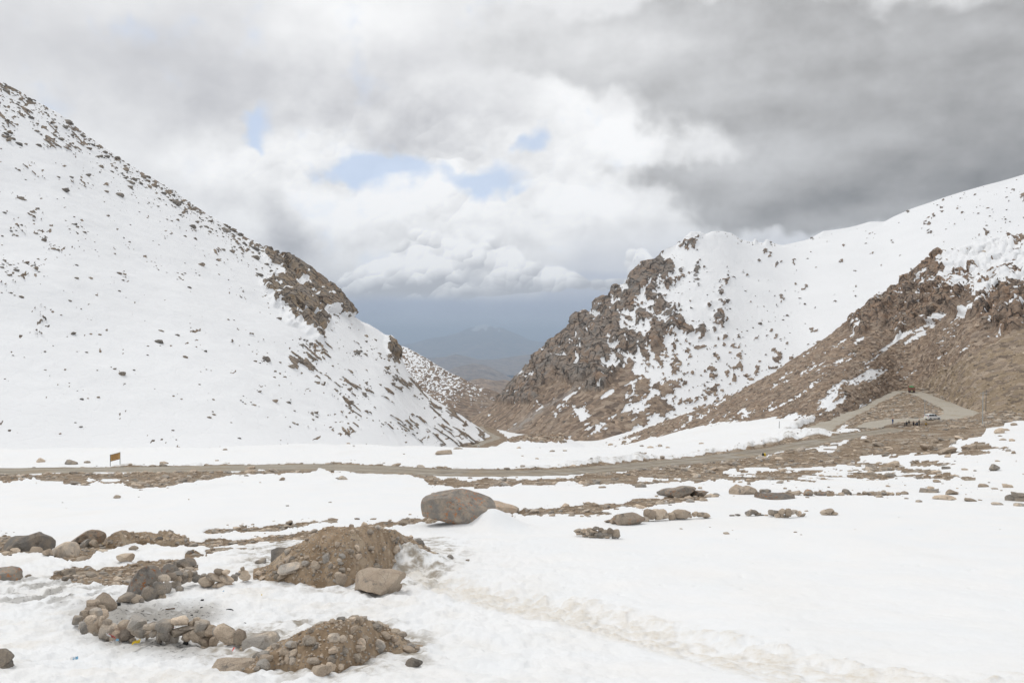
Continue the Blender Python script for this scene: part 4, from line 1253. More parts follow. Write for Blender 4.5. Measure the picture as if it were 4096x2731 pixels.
# ------------------------------------------------------------------ boulders one can point at
outline_rock('boulder', z4((160, 565), (200, 545), (265, 518), (340, 500), (400, 483), (450, 480), (520, 500), (600, 530), (690, 572), (692, 620), (640, 655), (560, 690), (540, 730), (430, 735), (330, 738), (240, 735), (200, 690), (165, 640), (158, 600)), M['boulder'],
             'huge grey boulder with orange lichen standing alone in the snow, largest rock in view', depth=1.9, sub=5, rough=0.035, seed=3, cuts=5, undercut=True)
outline_rock('rock_ledge', z4((560, 525), (700, 545), (800, 570), (860, 600), (910, 642), (760, 660), (650, 640), (580, 590)), M['boulder_red'], 'low rusty rock ledge sloping down behind the huge grey boulder', 'rock', depth=1.2, sub=4, seed=5, foot=(519, 512))
HERO = [
    (zA((30, 705), (60, 670), (110, 640), (200, 605), (340, 590), (410, 570), (500, 585), (590, 612), (600, 690), (300, 705)), 'boulder_red', 'long smooth whale-back boulder on the brown strip right of the huge boulder'),
    (zA((415, 680), (440, 640), (520, 622), (640, 628), (700, 645), (726, 672), (600, 690)), 'boulder', 'low rounded rock leaning on the right end of the whale-back boulder'),
    (zA((930, 660), (950, 630), (1020, 566), (1060, 580), (1125, 600), (1170, 580), (1215, 605), (1280, 640), (1290, 665), (1150, 675), (945, 682)), 'boulder_red', 'twin-peaked rusty boulder in the middle of the snow field'),
    (zA((1280, 650), (1300, 628), (1390, 622), (1440, 640), (1470, 662), (1380, 664)), 'stone_dark', 'dark low tail of rock right of the twin-peaked boulder'),
    (zA((1100, 735), (1140, 690), (1180, 667), (1260, 678), (1330, 690), (1500, 682), (1640, 700), (1760, 718), (1500, 722), (1200, 738)), 'boulder', 'long flat rock slab lying in front of the twin-peaked boulder'),
    (zA((1810, 690), (1822, 640), (1850, 618), (1905, 625), (1930, 665), (1955, 695), (1880, 698)), 'boulder', 'grey blocky rock amid the low row of stones on the snow'),
    (zA((1660, 680), (1690, 655), (1760, 635), (1815, 640), (1815, 685), (1740, 690)), 'stone', 'brown rock left of the grey blocky rock'),
    (zA((1920, 690), (1930, 645), (2000, 655), (2100, 662), (2140, 685), (2040, 692)), 'boulder', 'low brown rock right of the grey blocky rock'),
    (zB((200, 965), (215, 900), (240, 888), (280, 905), (320, 945), (342, 968), (260, 972)), 'stone_grey', 'steep grey wedge of rock beside a pale stone on the snow'),
    (zB((150, 975), (170, 955), (210, 944), (250, 955), (248, 980), (190, 985)), 'tan', 'pale rounded stone at the foot of the grey wedge'),
    (zB((440, 962), (455, 925), (500, 935), (575, 940), (580, 962), (500, 968)), 'stone', 'flat-topped brown stone right of the grey wedge'),
    (zB((590, 965), (620, 945), (650, 927), (690, 940), (755, 942), (762, 968), (660, 972)), 'stone', 'wide brown stone with a small peak on the snow'),
    (zB((885, 968), (920, 945), (955, 932), (985, 950), (1022, 970), (950, 974)), 'stone', 'small pyramid stone alone on the snow row'),
    (zB((1118, 920), (1150, 895), (1180, 902), (1300, 918), (1440, 932), (1450, 948), (1330, 948), (1200, 930)), 'stone_grey', 'long thin stone slab lying slanted on the snow'),
    (zB((1430, 966), (1455, 935), (1490, 914), (1530, 930), (1600, 955), (1618, 970), (1520, 975)), 'stone', 'broad pyramid stone at the right end of the long thin slab'),
    (zB((1262, 1030), (1300, 1005), (1400, 990), (1490, 992), (1560, 1018), (1592, 1036), (1420, 1042)), 'stone', 'smooth dome of rock just breaking the snow, below the long thin slab'),
    (zB((2120, 1035), (2150, 1008), (2220, 985), (2352, 975), (2480, 992), (2520, 1055), (2300, 1055)), 'stone_grey', 'big grey dome of rock at the right edge of the picture'),
    (zB((1952, 672), (1985, 602), (2000, 600), (2060, 632), (2102, 664), (2040, 682)), 'stone_grey', 'sharp grey pyramid rock standing alone on the right snow field'),
    (zB((1380, 665), (1400, 645), (1480, 645), (1522, 655), (1510, 672), (1430, 674)), 'stone', 'flat brown stone on the snow left of the sharp pyramid rock'),
    (zB((1405, 530), (1440, 500), (1495, 497), (1506, 532)), 'stone', 'small tilted tan block alone on the upper right snow'),
    (zB((2005, 238), (2030, 205), (2085, 178), (2120, 190), (2150, 206), (2130, 240), (2060, 246)), 'stone', 'brown boulder on the snow below the roadside slope, far right'),
    (zB((1130, 425), (1140, 370), (1165, 360), (1230, 378), (1320, 390), (1322, 432), (1220, 440)), 'tan', 'tan rounded boulder at the edge of the rubble right of the road'),
    (zB((1250, 350), (1280, 310), (1320, 292), (1342, 310), (1330, 350)), 'tan', 'tan leaning boulder above the rounded tan boulder in the rubble'),
    (zB((1480, 370), (1490, 325), (1520, 312), (1555, 330), (1566, 374)), 'stone', 'squat brown boulder at the right tip of the rubble'),
    (zB((1600, 405), (1650, 385), (1720, 360), (1790, 350), (1855, 352), (1865, 395), (1780, 410)), 'stone', 'knobbly brown outcrop in the snow, right of the rubble tip'),
    (zB((1325, 475), (1400, 440), (1470, 410), (1530, 400), (1575, 425), (1580, 470), (1450, 482)), 'stone', 'broad brown outcrop in the snow below the rubble tip'),
    (zB((2135, 470), (2160, 448), (2200, 445), (2225, 468)), 'stone', 'left of two tan stones close together at the far right'),
    (zB((2205, 492), (2225, 462), (2262, 462), (2270, 495)), 'tan', 'right of two tan stones close together at the far right'),
    (zC((-90, 330), (0, 300), (140, 290), (300, 262), (410, 228), (440, 266), (520, 305), (590, 342), (604, 375), (560, 430), (300, 445), (-90, 445)), 'stone_dark', 'large dark slab with a pointed top at the left edge'),
    (zC((795, 315), (850, 265), (915, 222), (1040, 185), (1120, 192), (1190, 225), (1232, 262), (1230, 340), (1000, 350), (830, 345)), 'boulder_red', 'broad reddish boulder behind the left stone heap'),
    (zC((560, 440), (600, 385), (660, 340), (760, 314), (850, 322), (895, 345), (800, 385), (700, 405), (640, 460), (610, 495), (575, 480)), 'stone', 'smooth curved grey slab tilted up in the left stone heap'),
    (zC((478, 470), (520, 445), (572, 424), (600, 455), (610, 502), (560, 508)), 'tan', 'pale angular stone at the foot of the curved slab'),
    (zC((705, 462), (715, 420), (740, 388), (880, 384), (850, 420), (800, 452)), 'stone_grey', 'flat grey stone leaning in front of the curved slab'),
    (zC((945, 350), (960, 290), (1010, 278), (1058, 290), (1050, 350), (1000, 388)), 'stone', 'angular brown stone in front of the reddish boulder, left of its pair'),
    (zC((1032, 380), (1045, 320), (1080, 282), (1120, 300), (1145, 350), (1130, 390)), 'stone', 'angular brown stone in front of the reddish boulder, right of its pair'),
    (zC((1222, 345), (1235, 270), (1290, 228), (1335, 240), (1342, 275), (1300, 340), (1285, 375), (1240, 372)), 'stone', 'upright oblong stone at the right end of the reddish boulder'),
    (zC((1390, 260), (1400, 205), (1440, 185), (1490, 200), (1500, 250), (1450, 285)), 'stone_grey', 'grey block on top of the left earth heap'),
    (zC((1588, 292), (1640, 240), (1740, 208), (1815, 230), (1828, 270), (1760, 315), (1690, 330)), 'stone', 'broad pale stone lying on the right of the left earth heap'),
    (zC((1828, 255), (1880, 190), (1930, 172), (1975, 190), (1920, 255), (1870, 272)), 'tan', 'tan stone at the right shoulder of the left earth heap'),
    (zC((1960, 215), (1980, 180), (2040, 205), (2035, 228)), 'stone_grey', 'grey stone behind the tan stone of the left heap'),
    (zC((235, 395), (260, 350), (340, 335), (390, 380), (380, 410), (280, 415)), 'stone', 'brown stone lying in front of the dark pointed slab'),
    (zC((335, 445), (370, 398), (440, 400), (490, 425), (495, 455), (420, 465)), 'tan', 'pale stone at the snow edge below the dark pointed slab'),
    (zC((95, 430), (120, 395), (190, 390), (232, 425), (220, 445)), 'stone', 'small brown stone at the left foot of the dark pointed slab'),
    (zC((862, 535), (890, 500), (950, 482), (1010, 495), (1042, 525), (1000, 548)), 'tan', 'rounded tan stone at the bottom of the left stone heap'),
    (zC((-110, 650), (0, 625), (110, 610), (180, 630), (250, 668), (235, 700), (180, 735), (60, 755), (-110, 765)), 'boulder', 'dark rounded boulder with rusty side, cut by the left edge'),
    (zC((270, 730), (290, 705), (340, 697), (368, 712), (350, 742)), 'stone_dark', 'small dark stone on slush right of the dark rounded boulder'),
    (zC((1360, 540), (1375, 490), (1450, 467), (1540, 470), (1600, 510), (1540, 540), (1440, 555)), 'tan', 'pinkish boulder at the upper edge of the bare patch'),
    (zC((645, 680), (660, 645), (760, 618), (860, 615), (885, 640), (850, 685), (720, 692)), 'stone_grey', 'flat grey boulder at the left end of the bare patch'),
    (zC((672, 740), (720, 705), (820, 695), (868, 720), (820, 748)), 'stone_dark', 'thin dark slab below the flat grey boulder'),
    (zC((1842, 690), (1870, 630), (1945, 560), (2030, 575), (2098, 652), (2060, 715), (1920, 720)), 'boulder_red', 'pale angular boulder with rusty foot behind the stone wall'),
    (zC((1400, 945), (1450, 880), (1490, 800), (1600, 680), (1740, 620), (1815, 638), (1865, 715), (1885, 800), (1820, 870), (1700, 945), (1560, 960)), 'boulder_pale', 'large leaning grey boulder with orange lichen at the back wall'),
    (zC((1085, 1035), (1090, 960), (1150, 908), (1215, 925), (1300, 1015), (1348, 1095), (1300, 1140), (1190, 1150), (1110, 1120)), 'stone_dark', 'dark upright pointed boulder at the corner of the stone wall'),
    (zC((2300, 560), (2240, 600), (2080, 600), (1940, 580), (2060, 520), (2180, 488), (2270, 500)), 'boulder', 'flat brown boulder at the right end of the bare patch'),
    (zC((2170, 430), (2190, 395), (2250, 385), (2290, 405), (2270, 432)), 'boulder_red', 'small dark red rock on snow above the bare patch'),
    (zC((1500, 425), (1520, 390), (1570, 378), (1625, 400), (1600, 426)), 'stone', 'single brown stone on snow between heap and bare patch'),
    (zH((-60, 1375), (0, 1368), (40, 1390), (66, 1420), (30, 1465), (-60, 1490)), 'stone_grey', 'grey boulder cut by the lower left corner'),
    (zE((1113, 795), (1140, 770), (1250, 724), (1440, 735), (1530, 765), (1592, 795), (1595, 822), (1490, 840), (1420, 915), (1300, 905), (1150, 865)), 'tan', 'big flat-topped tan block at the right foot of the larger dirt mound'),
    (zE((475, 722), (500, 640), (520, 578), (580, 555), (690, 560), (650, 620), (590, 680), (550, 715)), 'stone_dark', 'dark slab leaning on the left side of the larger dirt mound'),
    (zE((392, 635), (430, 608), (480, 590), (505, 605), (498, 630), (430, 642)), 'stone_grey', 'small grey rock on snow left of the larger dirt mound'),
    (zE((1545, 1420), (1560, 1390), (1590, 1375), (1650, 1395), (1702, 1418), (1620, 1435)), 'stone_dark', 'dark flat stone on snow right of the smaller dirt mound'),
    (zE((810, 1520), (840, 1495), (920, 1475), (1000, 1495), (1000, 1530), (880, 1548)), 'tan', 'orange-tan stone half sunk in snow below the smaller dirt mound'),
    (zE((1850, 640), (1870, 615), (1905, 612), (1918, 640)), 'stone', 'small brown stone off the right tip of the larger dirt mound'),
    (zE((1998, 645), (2010, 630), (2035, 630), (2038, 650)), 'stone', 'lone pebble on snow right of the larger dirt mound'),
    (zE((405 * 1.0, 300), (430, 270), (450, 300)), 'stone', None),
]
BIG = {}
for i, (pts, mt, lab) in enumerate(HERO):
    if lab is None:
        continue
    wpx = max(p[0] for p in pts) - min(p[0] for p in pts)
    BIG[i] = outline_rock('boulder' if wpx > 18 else 'rock', pts, M[mt], lab, 'boulder' if wpx > 18 else 'rock', seed=20 + i, sub=4 if wpx > 18 else 3, rough=0.05, cuts=16)
# the flat stone that lies on the dome at the right edge
outline_rock('rock', zB((2205, 950), (2215, 938), (2300, 950), (2400, 960), (2400, 988), (2300, 985), (2240, 972)), M['stone'], 'flat brown stone lying on top of the grey dome at the right edge', 'rock', y=BIG[16].location.y - 0.3, depth=0.5, sub=3, seed=77)

# ------------------------------------------------------------------ dirt mounds
def mat_dirt():
    m, k, bs = material('dirt')
    pos = k.new('ShaderNodeNewGeometry').outputs['Position']
    c = k.mix(k.ss(k.noise(pos, 1.6, 5, 0.65), 0.36, 0.64), (0.25, 0.18, 0.115), (0.385, 0.29, 0.20))
    c = k.mix(k.ss(k.noise(pos, 0.8, 3, 0.6), 0.54, 0.68), c, (0.43, 0.34, 0.245))
    sg = k.new('ShaderNodeSeparateColor')
    k.put(sg.inputs[0], k.voro(pos, 9, 'F1', 'Color'))
    pk = k.m('MULTIPLY', k.ss(sg.outputs[0], 0.6, 0.7), k.ss(k.voro(pos, 9), 0.3, 0.42, 1, 0))
    c = k.mix(pk, c, k.mix(sg.outputs[1], (0.22, 0.18, 0.14), (0.40, 0.33, 0.255)))
    k.put(bs.inputs['Base Color'], c)
    bs.inputs['Roughness'].default_value = 0.95
    k.put(bs.inputs['Normal'], k.bump(k.m('ADD', k.noise(pos, 9, 6, 0.72), k.m('MULTIPLY', pk, 0.6)), 0.9, 0.05))
    return m


M['dirt'] = mat_dirt()


def dirt_mound(top, front, label, ry, seed, n_st, big):
    top = np.array(top, float)
    us = np.linspace(top[0, 0], top[-1, 0], 150)
    vt_ = np.interp(us, top[:, 0], top[:, 1])
    fr = np.array(front, float)
    vf_ = np.interp(us, fr[:, 0], fr[:, 1])
    fc = hit(float(us.mean()), float(vf_.max()))
    yr = np.array([hit(float(a), float(b))[1] for a, b in zip(us, vf_)])
    yr = smooth1(yr, 4)
    rr = ry * (0.35 + 0.65 * np.sin(np.pi * np.clip((us - us[0]) / np.ptp(us), 0.02, 0.98)) ** 0.7)
    yc = yr + rr                                   # ridge line
    zt = (CV - vt_) / F * yc
    zg = base_z((us - CU) / F * yc, yc) + 0.05
    H = np.maximum(zt - zg, 0.02)
    H = smooth1(H, 2)
    s = np.linspace(-1.12, 1.12, 110)
    S, I = np.meshgrid(s, np.arange(150), indexing='ij')
    Y = yc[I] + S * rr[I] * np.where(S > 0, 1.3, 1.0)
    X = (us[I] - CU) / F * Y
    prof = np.clip(1 - np.abs(S) ** 1.55, -0.25, 1)
    Z = base_z(X, Y) + 0.03 + H[I] * prof
    Z = Z + 0.16 * fbm(X / 0.8, Y / 0.8, oct=4, seed=seed) * np.clip(prof + 0.2, 0, 1) + 0.05 * fbm(X / 0.16, Y / 0.16, oct=3, seed=seed + 1)
    Z = Z - 2.6 * np.clip(np.abs(S) - 0.95, 0, 1) - 0.5 * ((I < 2) | (I > 147))      # skirt sunk into the snow
    root = bpy.data.objects.new('dirt_mound', None)
    col.objects.link(root)
    cx = (us.mean() - CU) / F * yc.mean()
    c0 = np.array([cx, yc.mean(), float(base_z(cx, yc.mean()))])
    root.location = c0
    tag(root, label, 'dirt mound')
    P = np.stack([X, Y, Z], -1) - c0
    mesh_obj('earth', P.reshape(-1, 3), grid_faces(*X.shape), M['dirt'], root)
    r = np.random.default_rng(seed)
    # stones, more of them low down and on the right flank
    k = 0
    sizes = np.sort(r.gamma(1.5, 0.036, n_st))[::-1]
    acc = []
    while k < n_st:
        i, j = r.integers(4, 100), r.integers(4, 146)
        if S[i, j] > 0.15:
            continue
        wgt = 0.25 + 0.75 * (abs(S[i, j]) > 0.45) + 0.6 * (j > 95)
        if r.random() > wgt / 1.3:
            continue
        sz = min(float(sizes[k]) + 0.03, 0.085 * ry + 0.03)
        hx = sz * r.uniform(0.8, 1.35)
        put_stone(P[i, j] + np.array([0, 0, sz * 0.25]), (hx, sz, sz * r.uniform(0.6, 0.9)), M[['stone', 'tan', 'tan', 'stone_grey'][r.integers(0, 4)]], root, tilt=r.uniform(-0.6, 0.6), small=sz < 0.1)
        k += 1
    for (zu, zv, w, h, tl, mt) in big:
        sy = np.interp(zu, us, yc)
        yy = hit(zu, zv)[1]
        d = np.hypot(CU + F * X / Y - zu, CV - F * Z / Y - zv) + np.where(S > 0.1, 50, 0)
        i, j = np.unravel_index(d.argmin(), d.shape)
        sc = Y[i, j] / F
        put_stone(P[i, j] + np.array([0, 0.0, 0]), (w / 2 * sc, 0.4 * w * sc, h / 2 * sc), M[mt], root, tilt=tl)
    # pebbles
    n = int(800 * ry)
    ii, jj = r.integers(4, 62, n), r.integers(3, 147, n)
    scatter_mesh('pebbles', P[ii, jj], r.uniform(0.010, 0.036, n), M['stone'], root, r, flat=0.8)
    return root


def scatter_mesh(name, pos, size, mat, parent, r, flat=0.7, lib=None, sq=None, rots=None):
    """many small stones in one mesh"""
    lib = lib or SMALL
    n = len(pos)
    pick = r.integers(0, len(lib), n)
    Vs, Fs, T, off = [], [], [], 0
    nv, nf = len(lib[0][0]), lib[0][1]
    base = np.stack([lib[i][0] for i in range(len(lib))])
    a = r.uniform(0, 2 * np.pi, n)
    st = np.stack([r.uniform(0.75, 1.4, n), r.uniform(0.7, 1.2, n), flat * r.uniform(0.6, 1.2, n)], 1) * np.asarray(size)[:, None]
    V = base[pick] * st[:, None, :]
    ca, sa = np.cos(a)[:, None], np.sin(a)[:, None]
    x, y = V[..., 0] * ca - V[..., 1] * sa, V[..., 0] * sa + V[..., 1] * ca
    V = np.stack([x, y, V[..., 2]], -1) + np.asarray(pos)[:, None, :]
    Fc = (nf[None] + (np.arange(n) * nv)[:, None, None]).reshape(-1, 3)
    o = mesh_obj(name, V.reshape(-1, 3), Fc, mat, parent, smooth=False, attrs=dict(tint=np.repeat(r.random(n), nv)))
    o['kind'] = 'stuff'
    return o


dirt_mound(zE((385, 748), (430, 715), (520, 680), (580, 620), (650, 560), (760, 500), (870, 440), (950, 397), (1040, 378), (1140, 383), (1250, 385), (1330, 398), (1440, 402), (1530, 440), (1640, 500), (1700, 560), (1800, 605), (1850, 640)),
           zE((385, 765), (560, 795), (700, 815), (900, 832), (1090, 840), (1300, 790), (1420, 725), (1500, 680), (1700, 640), (1850, 650)),
           'larger brown dirt mound strewn with stones, behind the tan block', 1.9, 301, 260,
           [(*zE((695, 705))[0], 26, 13, 0.2, 'stone'), (*zE((868, 700))[0], 10, 14, 0.1, 'stone'), (*zE((960, 630))[0], 10, 10, 0.5, 'stone'), (*zE((1065, 780))[0], 12, 13, 0, 'tan'), (*zE((1180, 548))[0], 8, 7, 0, 'tan'), (*zE((1275, 552))[0], 11, 6, 0.2, 'tan'),
            (*zE((1475, 560))[0], 10, 10, 0, 'stone'), (*zE((1660, 505))[0], 12, 11, -.4, 'stone'), (*zE((1320, 690))[0], 12, 9, 0, 'stone'), (*zE((1450, 490))[0], 9, 7, 0, 'tan'), (*zE((1140, 375))[0], 6, 6, .8, 'stone'), (*zE((700, 640))[0], 9, 5, 0, 'stone')])
dirt_mound(zE((300, 1420), (380, 1395), (450, 1340), (560, 1250), (660, 1222), (830, 1130), (950, 1100), (1050, 1080), (1130, 1070), (1230, 1085), (1330, 1110), (1410, 1140), (1510, 1172), (1540, 1240), (1600, 1275), (1700, 1312)),
           zE((300, 1470), (400, 1482), (600, 1450), (720, 1470), (850, 1485), (1050, 1488), (1180, 1440), (1270, 1405), (1400, 1360), (1600, 1352), (1700, 1330)),
           'smaller brown dirt mound with stones at the end of the stone wall', 1.0, 321, 95,
           [(*zE((865, 1400))[0], 15, 8, -.1, 'stone_grey'), (*zE((1012, 1220))[0], 13, 9, 0, 'stone'), (*zE((1345, 1295))[0], 13, 16, -.6, 'stone'), (*zE((1180, 1305))[0], 11, 7, -.3, 'stone'), (*zE((1175, 1370))[0], 12, 8, -.2, 'stone'), (*zE((985, 1448))[0], 11, 13, .2, 'tan'),
            (*zE((465, 1430))[0], 16, 12, .2, 'stone'), (*zE((1475, 1180))[0], 13, 6, -.2, 'stone'), (*zE((1340, 1165))[0], 8, 6, 0, 'stone'), (*zE((1165, 1062))[0], 9, 5, 0, 'stone'), (*zE((1060, 1075))[0], 9, 4, 0, 'stone_grey'), (*zE((700, 1400))[0], 9, 8, 0, 'stone'), (*zE((1380, 1130))[0], 10, 5, 0, 'stone')])

dirt_mound(zC((1235, 345), (1290, 270), (1360, 225), (1450, 205), (1560, 222), (1700, 225), (1830, 250), (1900, 212), (2000, 220), (2130, 262), (2240, 302)),
           zC((1235, 385), (1400, 390), (1600, 345), (1720, 335), (1850, 352), (2000, 345), (2240, 332)), 'low earth heap with stones, behind the bare patch on the left', 1.1, 341, 60, [])
# low apron of dirt with a flat stone left of the smaller mound
outline_rock('rock', zE((85, 1460), (95, 1400), (170, 1390), (300, 1395), (400, 1400), (420, 1470), (300, 1478), (180, 1470)), M['tan'], 'long flat brown slab at the left foot of the smaller dirt mound', 'rock', seed=88, sub=3, depth=0.35)

# ------------------------------------------------------------------ dry stone walls and piles: every stone is a part
def stone_wall(name, label, cat, stones, foot, conv, mats, thick=0.42, jit=0.06, grp=None):
    fp = np.array(conv(*foot), float)
    root = bpy.data.objects.new(name, None)
    col.objects.link(root)
    um = fp[:, 0].mean()
    c0 = gpoint(um, float(np.interp(um, fp[:, 0], fp[:, 1])))
    root.location = c0
    tag(root, label, cat, grp)
    root['kind'] = 'thing'
    for i, st in enumerate(stones):
        x, y, w, h = st[:4]
        tl = math.radians(st[4]) if len(st) > 4 else R.uniform(-0.12, 0.12)
        (u, v), = conv((x, y))
        k4 = (conv((1, 0))[0][0] - conv((0, 0))[0][0])
        fv = float(np.interp(u, fp[:, 0], fp[:, 1]))
        if len(st) > 5:
            fv = conv((x, st[5]))[0][1]
        yy = hit(u, max(fv, v + h * k4 * 0.3))[1] + thick * 0.5 + R.uniform(-jit, jit)
        sc = yy / F
        p = ray(np.array(u), np.array(v), yy) - c0
        gx, gy = np.array([p[0] + c0[0]]), np.array([yy])
        p[2] += float(np.clip((terrain(gx, gy) - base_z(gx, gy))[0], -0.8, 0.16)) + 0.02
        hx, hz = w / 2 * k4 * sc * 1.26, h / 2 * k4 * sc * 1.26
        put_stone(p, (hx, max(0.5 * (hx + hz) * 0.95, 0.06), hz), M['boulder_red' if (name == 'stone_row' and i == 0) else mats[R.randrange(len(mats))]], root, tilt=-tl)
    return root


FRONT = [(285, 612, 90, 80), (370, 535, 100, 80, 0, 640), (405, 590, 110, 110, 0, 680), (368, 677, 76, 96), (475, 645, 112, 140), (505, 715, 90, 100), (490, 535, 115, 85, 0, 640), (560, 545, 70, 90, 0, 640), (450, 425, 120, 64, 0, 600), (440, 465, 130, 70, 0, 610),
         (535, 472, 90, 62, 0, 600), (605, 715, 140, 150, 20), (690, 740, 120, 112), (600, 622, 90, 66), (785, 632, 112, 98), (805, 728, 136, 126), (905, 628, 150, 126, 10), (935, 715, 136, 110, 10), (985, 775, 106, 96, 20), (1075, 686, 156, 82), (1080, 760, 80, 72),
         (1205, 655, 150, 126, -6), (1205, 740, 112, 102), (1145, 785, 58, 126), (1280, 795, 132, 112, 15), (1325, 730, 140, 86), (1375, 612, 172, 94, 0), (1410, 688, 182, 52), (1435, 765, 112, 102), (1485, 637, 80, 76, 40), (1590, 605, 146, 112, 10), (1535, 560, 70, 42),
         (1535, 730, 122, 130), (1605, 670, 112, 82, 25), (1625, 765, 142, 100, 35), (1685, 672, 90, 130, 20), (1715, 765, 70, 100), (1785, 670, 150, 122, 15), (1830, 745, 190, 130, 25), (1890, 840, 140, 110, 30), (1985, 775, 122, 142), (2190, 815, 320, 172, -8), (2025, 900, 70, 62),
         (1650, 825, 110, 55), (715, 672, 60, 44), (860, 790, 70, 50), (330, 640, 60, 70), (540, 610, 50, 90)]
stone_wall('dry_stone_wall', 'front dry stone wall of the small enclosure, nearest the camera, litter at its foot', 'stone wall', FRONT,
           [(250, 665), (370, 725), (450, 765), (600, 800), (900, 825), (1200, 852), (1500, 845), (1700, 850), (1900, 895), (2200, 905), (2400, 900)], zD, ['stone', 'stone', 'stone', 'stone_grey', 'tan'])
BACK = [(800, 380, 190, 84), (905, 375, 105, 88), (960, 402, 52, 46), (1030, 305, 176, 132), (1145, 225, 132, 126), (1155, 320, 82, 86), (1225, 245, 66, 112), (1205, 157, 106, 66), (1275, 150, 96, 86), (1345, 112, 86, 42), (1340, 162, 66, 72), (1405, 127, 66, 62), (1400, 186, 62, 62),
        (1457, 120, 56, 72), (1515, 122, 56, 62), (1330, 226, 96, 90), (1540, 165, 96, 76), (1610, 126, 52, 36), (1635, 192, 110, 110, -30), (1740, 155, 166, 70, 18), (1765, 90, 80, 48), (1840, 116, 70, 50), (1830, 182, 150, 56, 25), (1925, 134, 72, 60), (1960, 97, 50, 28), (2030, 127, 110, 108, -15),
        (2017, 62, 42, 40), (1355, 290, 62, 52), (1770, 236, 140, 50), (1860, 242, 92, 32), (1450, 170, 60, 50)]
stone_wall('dry_stone_wall', 'back dry stone wall running right from the large leaning boulder', 'stone wall', BACK,
           [(700, 415), (800, 420), (960, 425), (1030, 372), (1150, 365), (1230, 302), (1330, 275), (1500, 230), (1650, 248), (1850, 250), (2050, 185), (2100, 180)], zD, ['stone', 'stone', 'tan', 'stone_grey'], jit=0.04)
ROW = [(530, 112, 172, 88), (437, 126, 60, 40), (672, 95, 82, 56), (722, 96, 74, 60), (765, 98, 56, 62), (637, 128, 52, 36), (815, 108, 46, 42), (880, 100, 116, 62, -5), (942, 106, 24, 30), (975, 98, 36, 30), (1018, 103, 64, 26), (1055, 110, 46, 34), (395, 131, 54, 16)]
stone_wall('stone_row', 'row of loose stones led by a rusty red block, on the middle snow field', 'stone row', ROW, [(380, 140), (440, 148), (530, 152), (670, 140), (900, 130), (1080, 126)], zR, ['boulder_red', 'tan', 'stone', 'tan'])
PILE = [(190, 190, 52, 30), (230, 187, 42, 26), (205, 211, 48, 16), (268, 185, 37, 26), (305, 173, 46, 20), (345, 180, 36, 22), (285, 205, 36, 26), (328, 212, 50, 36), (258, 208, 30, 28), (300, 194, 50, 16), (370, 210, 36, 30), (408, 190, 46, 40), (403, 215, 36, 26), (440, 200, 46, 46), (455, 212, 30, 40),
        (290, 227, 62, 18), (435, 224, 36, 28), (385, 231, 32, 16), (350, 232, 50, 12), (240, 221, 40, 14), (225, 202, 40, 18), (365, 192, 40, 20)]
stone_wall('stone_pile', 'low oval pile of small grey stones alone on open snow', 'stone pile', PILE, [(165, 222), (260, 236), (400, 240), (475, 238)], zR, ['stone_grey', 'stone', 'stone_dark'])
stone_wall('stone_pile', 'small stone pile with tail of pebbles, left of the long stone heap', 'stone pile', [(1338, 103, 46, 32), (1372, 94, 46, 30), (1352, 90, 30, 22), (1396, 112, 40, 16), (1426, 117, 26, 10), (1262, 112, 36, 12), (1222, 114, 30, 8)], [(1200, 118), (1338, 122), (1440, 122)], zR, ['stone', 'stone_grey'])
stone_wall('stone_pile', 'longest heap of rounded stones on the right snow field', 'stone pile', [(1490, 105, 48, 40), (1455, 118, 22, 10), (1520, 98, 36, 24), (1560, 90, 42, 40, -20), (1600, 98, 36, 46), (1533, 120, 42, 28), (1557, 120, 24, 26), (1583, 128, 36, 20), (1630, 98, 36, 30), (1655, 97, 22, 26), (1672, 105, 32, 28, -40), (1697, 119, 42, 16, -20)],
           [(1440, 122), (1533, 136), (1600, 138), (1720, 126)], zR, ['stone', 'stone', 'stone_grey', 'tan'])
stone_wall('stone_pile', 'tiny pile of four stones, rightmost on the open snow', 'stone pile', [(1840, 98, 42, 36), (1878, 92, 50, 34, -10), (1865, 112, 46, 14), (1915, 107, 42, 24, -10)], [(1815, 118), (1940, 118)], zR, ['stone', 'tan'])

# ------------------------------------------------------------------ loose stones of the ground and the slopes
def loose(parent, pos, size, mat, r, n_obj=300, flat=0.7, name='rock', sink=0.25):
    """the largest as pieces of their own, the rest as one part; sizes are half widths in metres, ranked by how large they look"""
    pos, size = np.asarray(pos), np.asarray(size)
    order = np.argsort(-(size / np.maximum(pos[:, 1], 5)))
    pos, size = pos[order], size[order]
    for i in range(min(n_obj, len(pos))):
        s = float(size[i])
        st = (s * r.uniform(0.85, 1.4), s * r.uniform(0.8, 1.1), s * flat * r.uniform(0.6, 1.15))
        o = put_stone(pos[i] + np.array([0, 0, s * flat * (0.5 - sink)]), st, mat, parent, name, tilt=r.uniform(-0.4, 0.4), small=(s / pos[i][1] * F) < 3)
    if len(pos) > n_obj:
        p = pos[n_obj:] + np.stack([0 * size[n_obj:], 0 * size[n_obj:], size[n_obj:] * flat * (0.5 - sink)], 1)
        scatter_mesh('scattered_rocks', p, size[n_obj:], mat, parent, r, flat)


